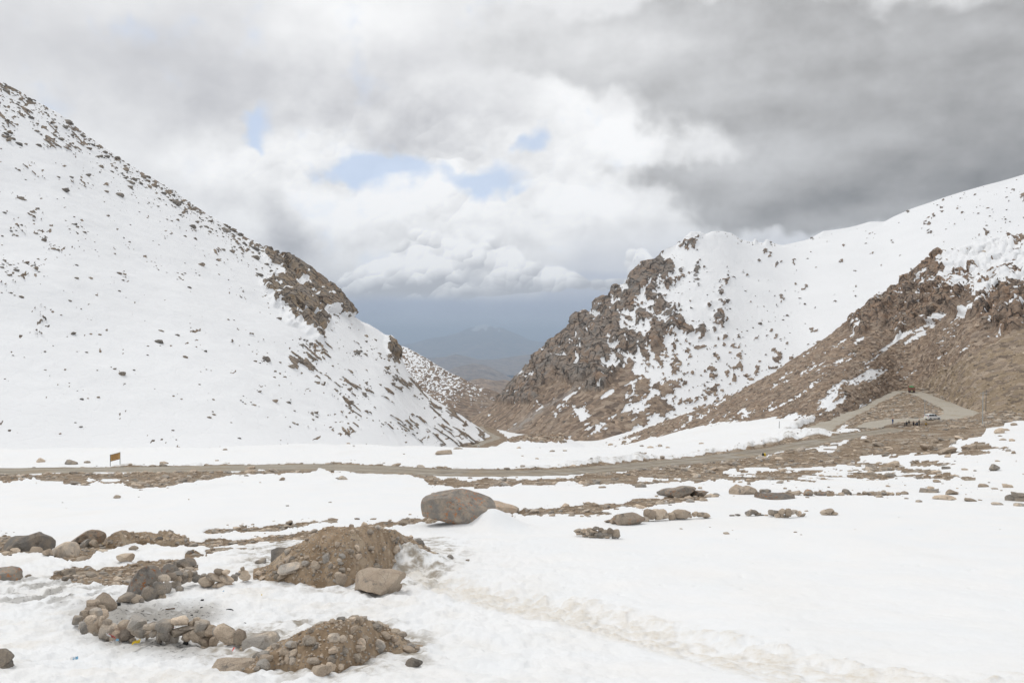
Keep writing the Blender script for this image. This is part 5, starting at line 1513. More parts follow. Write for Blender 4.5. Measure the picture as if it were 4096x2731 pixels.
def ground_rocks():
    r = np.random.default_rng(41)
    X, Y, Z, g = GBARE
    u, v = g['u'], g['v']
    vis = (u > -40) & (u < 1064) & (v < 690) & (Y > 17) & (Y < 400) & (g['rd'] > 0.2)
    den = np.where((g['bare'] > 0.55) & vis, 1.0, 0.0)
    pit = hit(911, 425.0)
    den[((X - pit[0]) / 9) ** 2 + ((Y - pit[1]) / 6) ** 2 < 1] = 0
    den = den * np.where(Y > 185, 0.85, 1.0) * np.where(g['mb'] > 14, 0.6, 1)
    idx = r.choice(len(X), 5200, replace=False, p=den / den.sum())
    px = np.minimum(1.1 + r.gamma(1.3, 1.4, len(idx)), 10.0)
    px = px * np.where(v[idx] > 520, 1.2, 1.0) * np.where(Y[idx] > 180, 0.85, 1.0)
    size = np.minimum(px * Y[idx] / F * 0.5, 1.0)
    P = [np.stack([X[idx], Y[idx], Z[idx]], 1)]
    S = [size]
    # bigger blocks in the rubble beside the road
    den = np.where((g['bare'] > 0.7) & vis & ((v > 427) | (u > 822)) & (v < 492) & (g['rd'] > 1.0), 1.0, 0.0) * np.where(u > 690, 1.0, np.where(u < 280, 0.7, 0.35))
    den[((X - pit[0]) / 9) ** 2 + ((Y - pit[1]) / 6) ** 2 < 1] = 0
    idx = r.choice(len(X), 330, replace=False, p=den / den.sum())
    px = np.minimum(3.2 + r.gamma(1.4, 1.3, len(idx)), 11)
    P.append(np.stack([X[idx], Y[idx], Z[idx]], 1))
    S.append(np.minimum(px * Y[idx] / F * 0.5, 1.15))
    # single stones lying on the snow
    den = np.where((g['bare'] < 0.2) & vis & (v > 444) & (v < 540), 1.0, 0.0) * (0.06 + 1.0 * (g['mb'] > -3.5) + 0.25 * (u > 700) * (v < 500))
    idx = r.choice(len(X), 420, replace=False, p=den / den.sum())
    px = np.minimum(0.6 + r.gamma(0.8, 1.2, len(idx)), 6)
    P.append(np.stack([X[idx], Y[idx], Z[idx]], 1))
    S.append(px * Y[idx] / F * 0.5)
    # clods and stones thrown up along both road edges
    for Q, hw in ((MAIN, 3.3), (LOOP, 3.6)):
        n = 560 if Q is MAIN else 220
        ii = r.integers(2, len(Q) - 2, n)
        tt = Q[ii + 1, :2] - Q[ii - 1, :2]
        tt /= np.linalg.norm(tt, axis=1)[:, None]
        off = (hw + 0.2 + r.gamma(1.4, 0.7, n)) * r.choice([-1, 1], n)
        xy = Q[ii, :2] + np.stack([-tt[:, 1], tt[:, 0]], 1) * off[:, None]
        zz = terrain(xy[:, 0], xy[:, 1])
        uu = CU + F * xy[:, 0] / xy[:, 1]
        okv = (uu > -40) & (uu < 1064)
        px = np.minimum(0.8 + r.gamma(1.2, 0.9, n), 6.0)
        P.append(np.stack([xy[:, 0], xy[:, 1], zz], 1)[okv])
        S.append((px * xy[:, 1] / F * 0.5)[okv])
    # stones noted one by one in the picture (u, v, width)
    NOTE = [(199, 480, 7), (117, 497, 8), (282, 481.5, 8), (343, 481, 9), (443, 454.5, 14), (458, 449, 9), (434, 493, 5), (650, 447.5, 8), (642, 446.5, 5), (660, 446.5, 6), (610, 446, 5), (552, 451, 5), (565, 451, 5), (668, 449, 4), (537, 459, 5),
            (250, 467.8, 8), (217, 462.3, 4), (164, 464.5, 7), (70, 463, 11), (40, 462, 9), (87, 462, 6), (290, 520.5, 9), (294, 523, 8), (334, 517.2, 7), (357, 517.5, 5), (373, 517.5, 5), (552, 514, 7), (571, 514, 7), (582, 515, 4), (589, 515.5, 4), (598, 514.6, 4),
            (642, 506.5, 10), (690, 503, 8), (672, 503.5, 6), (704, 502, 8), (715, 498, 7), (888, 487.5, 6), (983, 487, 9), (995, 490.2, 6), (1007, 488, 10), (938, 482.5, 8), (997, 504.8, 10), (970, 501, 10), (1019, 506, 8), (980, 500, 4),
            (846, 456, 6), (838, 450.5, 5), (866, 455.6, 9), (893, 464.2, 9), (850, 464, 5), (858, 467.5, 6), (700, 489.5, 5), (780, 483.5, 9), (749, 484, 5), (640, 487.5, 11), (602, 487, 7), (1006, 431, 7), (1014, 427, 6), (1003, 440, 7), (1012, 440.5, 6), (1000, 436, 4), (1018, 418, 8),
            (965, 470, 5), (975, 470.5, 4), (931, 489, 7), (878, 498, 5), (919, 502.5, 6), (906, 499.5, 4), (764, 459, 9), (760, 460, 6), (775, 456.5, 6), (735, 464, 11), (722, 468.5, 10)]
    for (a, b, w) in NOTE:
        p = gpoint(a, b)
        P.append(p[None])
        S.append(np.array([w * p[1] / F * 0.5]))
    loose(ground, np.concatenate(P), np.concatenate(S), M['stone'], r, 300, flat=0.62)


def sheet_rocks(s, n, wfun, mat, seed, n_obj, gam=(1.2, 0.7), lo=0.5, hi=5.0, flat=0.8, cap=9.0, sink=0.3):
    r = np.random.default_rng(seed)
    w = wfun(s) * (s.T < 0.995) * (s.U > -40) * (s.U < 1060)
    w = np.maximum(w, 0).ravel()
    idx = r.choice(w.size, n, replace=False, p=w / w.sum())
    px = np.minimum(lo + r.gamma(gam[0], gam[1], n), hi)
    P = np.stack([s.X.ravel()[idx], s.Y.ravel()[idx], s.Z.ravel()[idx]], 1)
    loose(s.ob, P, np.minimum(px * P[:, 1] / F * 0.5, cap), mat, r, n_obj, flat, sink=sink)


def w_left(s):
    u, v = s.U, s.V
    edge = np.exp(-np.maximum(v - tab(LSKY, u), 0) / 14.0) * (u < 300)
    p, q = rot(u, v, -36)
    st = sstep(fbm(p / 60, q / 9, oct=3, seed=401), 0.02, 0.28)
    cl = sstep(fbm(u / 26, v / 20, oct=3, seed=402), 0.08, 0.32)
    zone = field(u, v, [(20, 200, .9, 22), (40, 230, 1.2, 22), (30, 300, .5, 20), (110, 275, .5, 20), (60, 270, .5, 20), (120, 210, .05, 20), (120, 180, .15, 20), (20, 140, .5, 16), (60, 170, .3, 16), (150, 330, .1, 20), (200, 340, .15, 30), (100, 370, .2, 30), (20, 370, .35, 20), (60, 365, .4, 20),
                        (20, 420, .25, 16), (200, 430, .15, 20), (260, 390, .5, 20), (290, 370, .5, 16), (330, 400, .5, 20), (400, 430, .5, 16), (440, 430, .5, 16), (380, 380, .5, 20), (230, 290, .2, 16), (220, 240, .5, 12), (185, 215, .6, 12), (260, 290, .5, 12), (300, 430, .3, 16), (120, 400, .03, 16), (170, 400, .05, 16)])
    return (0.9 * edge + zone * (0.004 + 2.8 * cl * st + 0.22 * cl + 0.16 * st)) * (s.T > 0.02)


def w_ridge(s):
    u, v = s.U, s.V
    st = sstep(fbm(*rot(u / 22, v / 8, -28), oct=3, seed=411), -0.02, 0.25)
    zone = field(u, v, [(690, 300, 1, 20), (700, 330, .9, 20), (740, 330, .6, 20), (730, 300, .35, 16), (760, 280, .0, 16), (720, 260, .05, 12), (800, 300, .0, 20), (780, 340, .35, 14), (850, 300, 0, 30), (960, 210, .35, 20), (1000, 220, .6, 16), (1000, 195, .3, 14), (700, 370, .8, 14), (650, 330, .5, 14), (560, 400, .3, 20), (640, 400, .6, 20), (870, 240, .02, 30), (720, 236, .2, 8)])
    edge = np.exp(-np.maximum(v - tab(RSKY, u), 0) / 2.2) * (u > 685) * np.where(u < 775, 2.2, 0.35)
    return zone * (0.08 + st) + edge


def w_spur(s):
    u, v = s.U, s.V
    a = s.att
    return (0.35 + 0.6 * a['fan'] + 0.5 * a['face']) * np.where(a['snow'] > 0.5, 0.12, 1.0) * (0.6 + 0.4 * sstep(v, 250, 420))


ground_rocks()
sheet_rocks(LM, 2300, w_left, M['slope_rock'], 51, 300, gam=(0.75, 1.7), lo=0.5, hi=8.0, flat=0.75, sink=0.42)
sheet_rocks(RM, 900, w_ridge, M['slope_rock'], 52, 120, gam=(1.1, 0.55), lo=0.5, hi=4.0)
sheet_rocks(SM, 3400, w_spur, M['scree_rock'], 53, 250, gam=(1.1, 0.8), lo=0.6, hi=6.0, cap=1.9)
sheet_rocks(KN, 260, lambda s: 1.0 * (s.V < 444) * (s.att['snow'] < 0.6), M['scree_rock'], 54, 80, gam=(1.2, 1.0), lo=1.0, hi=6.0)

# ------------------------------------------------------------------ plain materials
def plain(name, c, rough=0.6, metal=0.0, spec=0.4, var=0.12, sc=6.0):
    m, k, bs = material(name)
    ob = k.new('ShaderNodeTexCoord').outputs['Object']
    n = k.ss(k.noise(ob, sc, 4, 0.6), 0.3, 0.7, 1 - var, 1 + var * 0.5)
    k.put(bs.inputs['Base Color'], k.v('SCALE', c, n))
    bs.inputs['Roughness'].default_value = rough
    bs.inputs['Metallic'].default_value = metal
    bs.inputs['Specular IOR Level'].default_value = spec
    return m


PM = {n: plain(n, *a) for n, a in dict(
    white_paint=((0.80, 0.80, 0.79), 0.3), glass=((0.03, 0.035, 0.04), 0.08), tyre=((0.025, 0.025, 0.025), 0.85), rim=((0.45, 0.45, 0.46), 0.35), black_plastic=((0.03, 0.03, 0.03), 0.6),
    red_lens=((0.45, 0.02, 0.02), 0.2), clear_lens=((0.7, 0.7, 0.68), 0.15), plate=((0.75, 0.65, 0.12), 0.5), truck_red=((0.30, 0.135, 0.085), 0.7), truck_grey=((0.16, 0.15, 0.14), 0.7), tarp_green=((0.04, 0.28, 0.10), 0.6),
    sign_yellow=((0.52, 0.33, 0.125), 0.55), sign_ink=((0.22, 0.06, 0.03), 0.6), steel=((0.17, 0.18, 0.17), 0.6), pole_grey=((0.36, 0.37, 0.36), 0.6), pole_dark=((0.15, 0.15, 0.15), 0.7), board_black=((0.025, 0.025, 0.025), 0.6),
    stone_white=((0.78, 0.78, 0.76), 0.7), porcelain=((0.5, 0.42, 0.36), 0.3), foil_red=((0.62, 0.10, 0.09), 0.35), foil_yellow=((0.72, 0.50, 0.03), 0.35), foil_white=((0.78, 0.78, 0.78), 0.35), foil_blue=((0.20, 0.42, 0.60), 0.35), charcoal=((0.02, 0.02, 0.02), 0.9), wood=((0.12, 0.07, 0.04), 0.8),
    hat_orange=((0.62, 0.16, 0.06), 0.5), hat_white=((0.75, 0.72, 0.68), 0.7), hair=((0.02, 0.018, 0.016), 0.8)).items()}


def bbox(bm, c, h, rot=None):
    r = bmesh.ops.create_cube(bm, size=1.0)
    M4 = Matrix.Translation(Vector(c)) @ (rot or Matrix.Identity(4)) @ Matrix.Diagonal((h[0] * 2, h[1] * 2, h[2] * 2, 1))
    bmesh.ops.transform(bm, matrix=M4, verts=r['verts'])
    return r['verts']


def bcyl(bm, a, b, r0, r1=None, seg=10):
    a, b = Vector(a), Vector(b)
    r = bmesh.ops.create_cone(bm, cap_ends=True, segments=seg, radius1=r0, radius2=r0 if r1 is None else r1, depth=(b - a).length)
    q = (b - a).to_track_quat('Z', 'Y').to_matrix().to_4x4()
    bmesh.ops.transform(bm, matrix=Matrix.Translation((a + b) / 2) @ q, verts=r['verts'])
    return r['verts']


def part(name, parent, mat, fn, bevel=0.0, smooth=False):
    bm = bmesh.new()
    fn(bm)
    if bevel:
        bmesh.ops.bevel(bm, geom=bm.edges[:], offset=bevel, segments=2, affect='EDGES', profile=0.6)
    me = bpy.data.meshes.new(name)
    bmesh.ops.recalc_face_normals(bm, faces=bm.faces[:])
    bm.to_mesh(me)
    bm.free()
    if smooth:
        me.polygons.foreach_set('use_smooth', np.ones(len(me.polygons), bool))
        me.set_sharp_from_angle(angle=math.radians(35))
    me.materials.append(mat if not isinstance(mat, str) else PM[mat])
    return link(name, me, parent)


def thing(name, label, cat, loc, rz=0.0, group=None):
    o = bpy.data.objects.new(name, None)
    col.objects.link(o)
    o.location = Vector(loc)
    o.rotation_euler = (0, 0, rz)
    return tag(o, label, cat, group)


# ------------------------------------------------------------------ yellow road sign on the far verge of the road, left
sg_ = gpoint(110.3, 466.6)
sy = sg_[1]
sgn = thing('road_sign', 'yellow-orange road sign board on two posts beside the left stretch of road', 'road sign', sg_, math.radians(40))
W_, B0, B1, dz_ = 1.36, 0.72, 1.70, 0.26           # width, board bottom and top above the left foot, rise to the right
for sx, lift in ((0, 0), (W_, dz_)):
    part('post', sgn, 'steel', lambda bm: bbox(bm, (sx, 0, lift + B1 / 2 - 0.1), (0.04, 0.04, B1 / 2 + 0.15)))


def _board(bm):
    v = [bm.verts.new(p) for y in (-0.015, 0.015) for p in ((0.04, y - 0.055, B0), (W_ - 0.04, y - 0.055, B0 + dz_), (W_ - 0.04, y - 0.055, B1 + dz_), (0.04, y - 0.055, B1))]
    for f in ((0, 1, 2, 3), (7, 6, 5, 4), (0, 4, 5, 1), (1, 5, 6, 2), (2, 6, 7, 3), (3, 7, 4, 0)):
        bm.faces.new([v[i] for i in f])


part('board', sgn, 'sign_yellow', _board)
part('board_frame', sgn, 'steel', lambda bm: [bcyl(bm, (0, -0.06, B1), (W_, -0.06, B1 + dz_), 0.04, seg=6), bcyl(bm, (0, -0.06, B0), (W_, -0.06, B0 + dz_), 0.03, seg=6)])


def _ink(bm):
    r = random.Random(3)
    for row in range(6):
        x = 0.12 + r.random() * 0.1
        zr = B1 - 0.13 - row * 0.155
        while x < W_ - 0.25:
            w = r.uniform(0.05, 0.16)
            vs = [bm.verts.new((xx, -0.075, zr + xx / W_ * dz_ + q)) for xx, q in ((x, -0.035), (x + w, -0.035), (x + w, 0.035), (x, 0.035))]
            bm.faces.new(vs)
            x += w + r.uniform(0.03, 0.08)


part('lettering', sgn, 'sign_ink', _ink)

# ------------------------------------------------------------------ power poles on the right-hand slope
def pole(u, vt, vb, label, mat, h=None, y=None, arm=0.7):
    p = gpoint(u, vb) if y is None else np.array([(u - CU) / F * y, y, 0])
    hh = (vb - vt) * p[1] / F
    if y is not None:
        p[2] = (CV - vb) / F * y
    t = thing('utility_pole', label, 'utility pole', p - np.array([0, 0, 0.3]))
    part('pole', t, mat, lambda bm: bcyl(bm, (0, 0, 0), (0.12, 0, hh + 0.3), 0.11, 0.07, 8))
    if arm:
        part('cross_arm', t, mat, lambda bm: bbox(bm, (0.12, -0.12, hh - 0.1), (arm, 0.05, 0.05)))
        for sx in (-1, 1):
            part('insulator', t, 'porcelain', lambda bm: bcyl(bm, (0.12 + sx * arm * 0.85, -0.12, hh - 0.05), (0.12 + sx * arm * 0.85, -0.12, hh + 0.14), 0.05, 0.03, 6))
    return t


pole(982.5, 391.5, 422.5, 'tall pale grey utility pole at the far right, nearest of the poles', 'pole_grey', y=176)
pole(985.8, 390, 410.5, 'thin dark utility pole just behind the tall pale one', 'pole_dark', y=236)
pole(924.5, 399.5, 417, 'thin grey utility pole rising behind the white car', 'pole_grey', y=238, arm=0.45)
pole(779, 421, 431, 'short thin pole at the foot of the brown spur, left of the gravel road', 'pole_dark', y=231, arm=0)

# ------------------------------------------------------------------ white car
def wheels(parent, pts, rad, wid):
    for (x, y) in pts:
        w = thing_part('wheel', parent, (x, y, rad))
        part('tyre', w, 'tyre', lambda bm: bcyl(bm, (0, -wid / 2, 0), (0, wid / 2, 0), rad, seg=18), smooth=True)
        s = 1 if y > 0 else -1
        part('rim', w, 'rim', lambda bm: bcyl(bm, (0, s * wid * 0.30, 0), (0, s * wid * 0.54, 0), rad * 0.6, rad * 0.5, seg=14))


def thing_part(name, parent, loc):
    o = bpy.data.objects.new(name, None)
    col.objects.link(o)
    o.parent = parent
    o.location = loc
    return o


def loft(bm, st):
    """st: stations (x, [(y, z), ...]) of the left half; closed across the middle"""
    rows = []
    for x, pr in st:
        full = [(y, z) for y, z in pr] + [(-y, z) for y, z in reversed(pr)]
        rows.append([bm.verts.new((x, y, z)) for y, z in full])
    n = len(rows[0])
    for a, b in zip(rows, rows[1:]):
        for i in range(n):
            bm.faces.new((a[i], a[(i + 1) % n], b[(i + 1) % n], b[i]))
    bm.faces.new(rows[0])
    bm.faces.new(list(reversed(rows[-1])))


cp = gpoint(932.5, 419.3)
car = thing('car', 'white people carrier driving up the gravel bend, seen from behind its right side', 'car', cp + np.array([0, 0, 0.06]), math.radians(14))
part('body', car, 'white_paint', lambda bm: loft(bm, [(x, [(0.3, zb), (hw, zb + 0.06), (hw * 1.01, zm), (hw * 0.97, zt)]) for x, zb, zm, zt, hw in
     [(-2.28, .42, .68, .92, .76), (-2.2, .32, .66, 1.0, .84), (-1.6, .26, .64, 1.02, .88), (0, .24, .62, 1.0, .885), (1.2, .26, .62, 1.02, .88), (1.9, .28, .6, .93, .84), (2.2, .32, .56, .80, .74), (2.29, .40, .54, .68, .6)]]), smooth=True)
part('cabin', car, 'white_paint', lambda bm: loft(bm, [(x, [(hb, zb), (ht, zt), (ht * 0.8, zt + 0.05)]) for x, zb, zt, hb, ht in
     [(-2.16, .98, 1.2, .80, .76), (-1.98, .99, 1.60, .82, .66), (-1.5, 1.0, 1.68, .84, .65), (-0.4, 1.0, 1.71, .85, .65), (0.35, 1.0, 1.64, .85, .63), (0.95, 1.0, 1.27, .84, .70), (1.38, 0.98, 1.03, .82, .74)]]), smooth=True)


def side_win(x0, x1, z0, z1, cut0=0.0, cut1=0.0):
    def fn(bm):
        for s in (-1, 1):
            f = lambda z: s * (0.862 - (z - 1.0) * 0.285)
            q = [(x0, f(z0), z0), (x1, f(z0), z0), (x1 - cut1, f(z1), z1), (x0 + cut0, f(z1), z1)]
            q2 = [(a, b - s * 0.03, c) for a, b, c in q]
            v = [bm.verts.new(p) for p in q] + [bm.verts.new(p) for p in q2]
            for fc in ((0, 1, 2, 3), (7, 6, 5, 4), (0, 4, 5, 1), (1, 5, 6, 2), (2, 6, 7, 3), (3, 7, 4, 0)):
                bm.faces.new([v[i] for i in fc])
    return fn


part('side_window', car, 'glass', side_win(-1.85, -0.95, 1.06, 1.56, 0.12, 0.0))
part('side_window', car, 'glass', side_win(-0.90, -0.05, 1.06, 1.58))
part('side_window', car, 'glass', side_win(0.02, 1.0, 1.06, 1.56, 0.0, 0.58))
part('rear_window', car, 'glass', lambda bm: bbox(bm, (-2.105, 0, 1.32), (0.02, 0.62, 0.20), Matrix.Rotation(math.radians(22), 4, 'Y')))
part('windscreen', car, 'glass', lambda bm: bbox(bm, (0.92, 0, 1.36), (0.02, 0.60, 0.34), Matrix.Rotation(math.radians(-58), 4, 'Y')))
part('rear_bumper', car, 'white_paint', lambda bm: bbox(bm, (-2.27, 0, 0.48), (0.07, 0.78, 0.13)), bevel=0.04)
part('front_bumper', car, 'white_paint', lambda bm: bbox(bm, (2.24, 0, 0.46), (0.07, 0.70, 0.14)), bevel=0.04)
part('number_plate', car, 'plate', lambda bm: bbox(bm, (-2.30, 0, 0.74), (0.012, 0.25, 0.06)))
for s in (-1, 1):
    part('tail_light', car, 'red_lens', lambda bm: bbox(bm, (-2.17, s * 0.74, 1.08), (0.06, 0.07, 0.17)), bevel=0.02)
    part('headlight', car, 'clear_lens', lambda bm: bbox(bm, (2.10, s * 0.62, 0.74), (0.10, 0.13, 0.07)), bevel=0.02)
    part('mirror', car, 'white_paint', lambda bm: bbox(bm, (0.85, s * 0.98, 1.10), (0.05, 0.09, 0.07)), bevel=0.02)
    part('door_trim', car, 'black_plastic', lambda bm: bbox(bm, (0, s * 0.895, 0.52), (1.0, 0.012, 0.03)))
wheels(car, [(-1.42, 0.80), (-1.42, -0.80), (1.40, 0.80), (1.40, -0.80)], 0.33, 0.22)

# ------------------------------------------------------------------ lorry at the top of the bend
tp = gpoint(911.5, 392.6)
lor = thing('truck', 'lorry with rust-red cargo bed and green load at the top of the bend', 'truck', tp + np.array([0, 0, 0.05]), math.radians(66))
part('chassis', lor, 'truck_grey', lambda bm: [bbox(bm, (0.3, s * 0.42, 0.85), (3.4, 0.06, 0.11)) for s in (-1, 1)] + [bbox(bm, (-3.0, 0, 0.62), (0.06, 1.05, 0.10))])
bed = part('cargo_bed', lor, 'truck_red', lambda bm: [bbox(bm, (-0.9, 0, 1.08), (2.3, 1.2, 0.06)), bbox(bm, (-0.9, 1.17, 1.75), (2.3, 0.03, 0.62)), bbox(bm, (-0.9, -1.17, 1.75), (2.3, 0.03, 0.62)), bbox(bm, (1.37, 0, 1.85), (0.03, 1.14, 0.72))])
part('tailgate', lor, 'truck_red', lambda bm: bbox(bm, (-3.22, 0, 1.75), (0.03, 1.14, 0.60)))
for yv in (-0.8, -0.27, 0.27, 0.8):
    part('tailgate_rib', lor, 'truck_grey', lambda bm: bbox(bm, (-3.27, yv, 1.75), (0.02, 0.04, 0.6)))
for k_, (xx, yy_, w_) in enumerate(((-2.0, 0.45, 0.62), (-1.9, -0.5, 0.58), (-0.4, 0.1, 0.95))):
    def _lump(bm, xx=xx, yy_=yy_, w_=w_):
        r = bmesh.ops.create_icosphere(bm, subdivisions=2, radius=1.0)
        for v in r['verts']:
            n = 1 + 0.14 * math.sin(v.co.x * 5 + k_) * math.cos(v.co.y * 4)
            v.co = Vector((xx + v.co.x * 0.95 * n, yy_ + v.co.y * w_ * n, 2.30 + v.co.z * 0.42 * n))
    part('load', lor, 'tarp_green', _lump, smooth=True)
part('cab', lor, 'truck_red', lambda bm: bbox(bm, (2.45, 0, 1.75), (0.85, 1.15, 0.95)), bevel=0.12)
part('windscreen', lor, 'glass', lambda bm: bbox(bm, (3.31, 0, 2.1), (0.015, 0.95, 0.36)))
for s in (-1, 1):
    part('cab_window', lor, 'glass', lambda bm: bbox(bm, (2.6, s * 1.16, 2.1), (0.42, 0.015, 0.30)))
    part('tail_light', lor, 'red_lens', lambda bm: bbox(bm, (-3.07, s * 0.85, 0.66), (0.03, 0.12, 0.06)))
    part('mudguard', lor, 'truck_grey', lambda bm: bbox(bm, (-2.75, s * 0.92, 0.55), (0.02, 0.28, 0.30)))
part('number_plate', lor, 'plate', lambda bm: bbox(bm, (-3.07, 0, 0.64), (0.012, 0.28, 0.07)))
wheels(lor, [(-2.1, 0.95), (-2.1, -0.95), (-2.1, 0.62), (-2.1, -0.62), (2.5, 0.98), (2.5, -0.98)], 0.50, 0.28)

# ------------------------------------------------------------------ road workers in the pit
def person_mat(name, skin, top, legs, head, zt, zl):
    m, k, bs = material(name)
    ob = k.new('ShaderNodeTexCoord').outputs['Object']
    sp = k.new('ShaderNodeSeparateXYZ')
    k.put(sp.inputs[0], ob)
    z = sp.outputs[2]
    c = k.mix(k.m('GREATER_THAN', z, zl), legs, top)
    c = k.mix(k.m('GREATER_THAN', z, zt), c, skin)
    c = k.mix(k.m('LESS_THAN', z, 0.09), c, (0.02, 0.018, 0.016))
    n = k.ss(k.noise(ob, 9, 3, 0.6), 0.3, 0.7, 0.8, 1.1)
    k.put(bs.inputs['Base Color'], k.v('SCALE', c, n))
    bs.inputs['Roughness'].default_value = 0.85
    return m


def person(u, v, label, top, legs, hat, pose='stand', face=0.0, seed=0, height=1.7, dy=0.0):
    p = hit(u, v)
    p[1] += dy
    p[0] = (u - CU) / F * p[1]
    p[2] = float(terrain(p[0:1], p[1:2])[0])
    r = random.Random(seed)
    if pose == 'stand':
        J = dict(pel=(0, 0, .93), wst=(0, -.01, 1.10), che=(0, 0, 1.30), nek=(0, .01, 1.47), hd0=(0, -.03, 1.56), hd1=(0, -.04, 1.68), hL=(.10, 0, .88), kL=(.12, -.05, .50), aL=(.12, .02, .09), tL=(.13, -.16, .05), hR=(-.10, 0, .88), kR=(-.11, .0, .50), aR=(-.12, .06, .09), tR=(-.13, -.11, .05),
                 sL=(.19, 0, 1.41), eL=(.26, .03, 1.13), wL=(.22, -.14, .95), fL=(.20, -.20, .90), sR=(-.19, 0, 1.41), eR=(-.26, .03, 1.13), wR=(-.22, -.12, .93), fR=(-.21, -.18, .88))
        zt, zl = 1.49, 0.92
    elif pose == 'bend':
        J = dict(pel=(0, .12, .86), wst=(0, 0, 1.00), che=(0, -.17, 1.12), nek=(0, -.32, 1.20), hd0=(0, -.42, 1.22), hd1=(0, -.52, 1.25), hL=(.10, .12, .82), kL=(.13, -.05, .48), aL=(.13, .08, .09), tL=(.14, -.10, .05), hR=(-.10, .12, .82), kR=(-.12, .0, .48), aR=(-.13, .16, .09), tR=(-.14, -.02, .05),
                 sL=(.19, -.26, 1.16), eL=(.24, -.32, .88), wL=(.12, -.45, .70), fL=(.08, -.50, .64), sR=(-.19, -.26, 1.16), eR=(-.24, -.30, .88), wR=(-.10, -.45, .66), fR=(-.06, -.50, .60))
        zt, zl = 1.24, 0.85
    else:
        J = dict(pel=(0, .10, .32), wst=(0, .06, .48), che=(0, -.04, .68), nek=(0, -.12, .84), hd0=(0, -.18, .92), hd1=(0, -.20, 1.04), hL=(.10, .06, .32), kL=(.16, -.30, .50), aL=(.14, -.12, .09), tL=(.15, -.28, .05), hR=(-.10, .06, .32), kR=(-.16, -.30, .48), aR=(-.14, -.10, .09), tR=(-.15, -.26, .05),
                 sL=(.18, -.08, .78), eL=(.24, -.22, .56), wL=(.14, -.40, .50), fL=(.10, -.45, .48), sR=(-.18, -.08, .78), eR=(-.24, -.22, .56), wR=(-.12, -.40, .48), fR=(-.08, -.45, .46))
        zt, zl = 0.85, 0.40
    E = [('pel', 'wst'), ('wst', 'che'), ('che', 'nek'), ('nek', 'hd0'), ('hd0', 'hd1')]
    for s in 'LR':
        E += [('pel', 'h' + s), ('h' + s, 'k' + s), ('k' + s, 'a' + s), ('a' + s, 't' + s), ('che', 's' + s), ('s' + s, 'e' + s), ('e' + s, 'w' + s), ('w' + s, 'f' + s)]
    RAD = dict(pel=(.16, .12), wst=(.15, .11), che=(.17, .12), nek=(.065, .065), hd0=(.085, .095), hd1=(.09, .10), h=(.10, .10), k=(.07, .07), a=(.05, .05), t=(.045, .04), s=(.08, .08), e=(.055, .055), w=(.04, .04), f=(.045, .03))
    names = list(J)
    q = height / 1.75
    me = bpy.data.meshes.new('person')
    me.from_pydata([tuple(c * q for c in J[n]) for n in names], [(names.index(a), names.index(b)) for a, b in E], [])
    o = link('person', me)
    sk = o.modifiers.new('Skin', 'SKIN')
    sk.use_smooth_shade = True
    lay = me.skin_vertices[0].data
    for i, n in enumerate(names):
        lay[i].radius = [c * q for c in RAD.get(n, RAD.get(n[0]))]
        lay[i].use_root = n == 'pel'
    o.modifiers.new('Subdivision', 'SUBSURF').render_levels = 1
    me.materials.append(person_mat('clothes', (0.30, 0.18, 0.12), top, legs, None, zt * q, zl * q))
    o.location = p
    o.rotation_euler = (0, 0, face)
    tag(o, label, 'person')
    hd = Vector(J['hd1']) * q
    hn = 'helmet' if hat in ('hat_orange',) else 'hat' if hat == 'hat_white' else 'hair'

    def _cap(bm):
        rr = bmesh.ops.create_icosphere(bm, subdivisions=2, radius=0.118 * q)
        for vv in rr['verts']:
            if vv.co.z < -0.01:
                vv.co.z = -0.01
        bmesh.ops.translate(bm, verts=rr['verts'], vec=hd + Vector((0, 0.005, 0.035)))
        if hat != 'hair':
            bcyl(bm, hd + Vector((0, -0.02, 0.02)), hd + Vector((0, -0.02, 0.045)), 0.15 * q, 0.13 * q, 12)
    part(hn, o, hat, _cap, smooth=True)
    return o


zP = zc(3500, 1500, 5.227)
pv_ = lambda x, y: zP((x, y))[0]
PEOPLE = [
    (pv_(370, 1022), 'person in long blue coat and orange headgear standing apart, left of the road workers', (.05, .09, .22), (.05, .08, .20), 'hat_orange', 'stand', 0.3),
    (pv_(622, 1062), 'person in black with a white hat, leftmost of the workers in the pit', (.03, .03, .035), (.02, .02, .025), 'hat_white', 'stand', 1.2),
    (pv_(662, 1050), 'person in dark clothes right behind the one in a white hat', (.04, .045, .05), (.03, .03, .03), 'hair', 'stand', -0.8),
    (pv_(712, 1085), 'person in tan trousers and grey top, in front of the dark group', (.08, .075, .07), (.30, .25, .19), 'hair', 'stand', 2.6),
    (pv_(806, 1050), 'person in black standing alone in the middle of the pit', (.025, .025, .03), (.02, .02, .025), 'hair', 'stand', 0.2),
    (pv_(855, 1062), 'person in dark blue bending down near the middle of the pit', (.05, .065, .09), (.03, .03, .04), 'hair', 'bend', 1.0),
    (pv_(880, 1052), 'person in grey-blue jacket standing behind the bending worker', (.07, .085, .11), (.03, .03, .04), 'hair', 'stand', -1.2),
    (pv_(922, 1080), 'worker with an orange helmet and dark clothes at the right of the group', (.05, .05, .05), (.03, .035, .03), 'hat_orange', 'stand', 0.6),
    (pv_(1056, 1082), 'person in yellow and black crouching at the right end of the pit', (.42, .26, .03), (.03, .03, .03), 'hair', 'crouch', 0.9),
]
for i, ((u_, v_), lab, top_, legs_, hat_, pose_, fc_) in enumerate(PEOPLE):
    person(u_, v_, lab, top_, legs_, hat_, pose_, fc_, seed=i, height=1.68 + 0.03 * (i % 3))

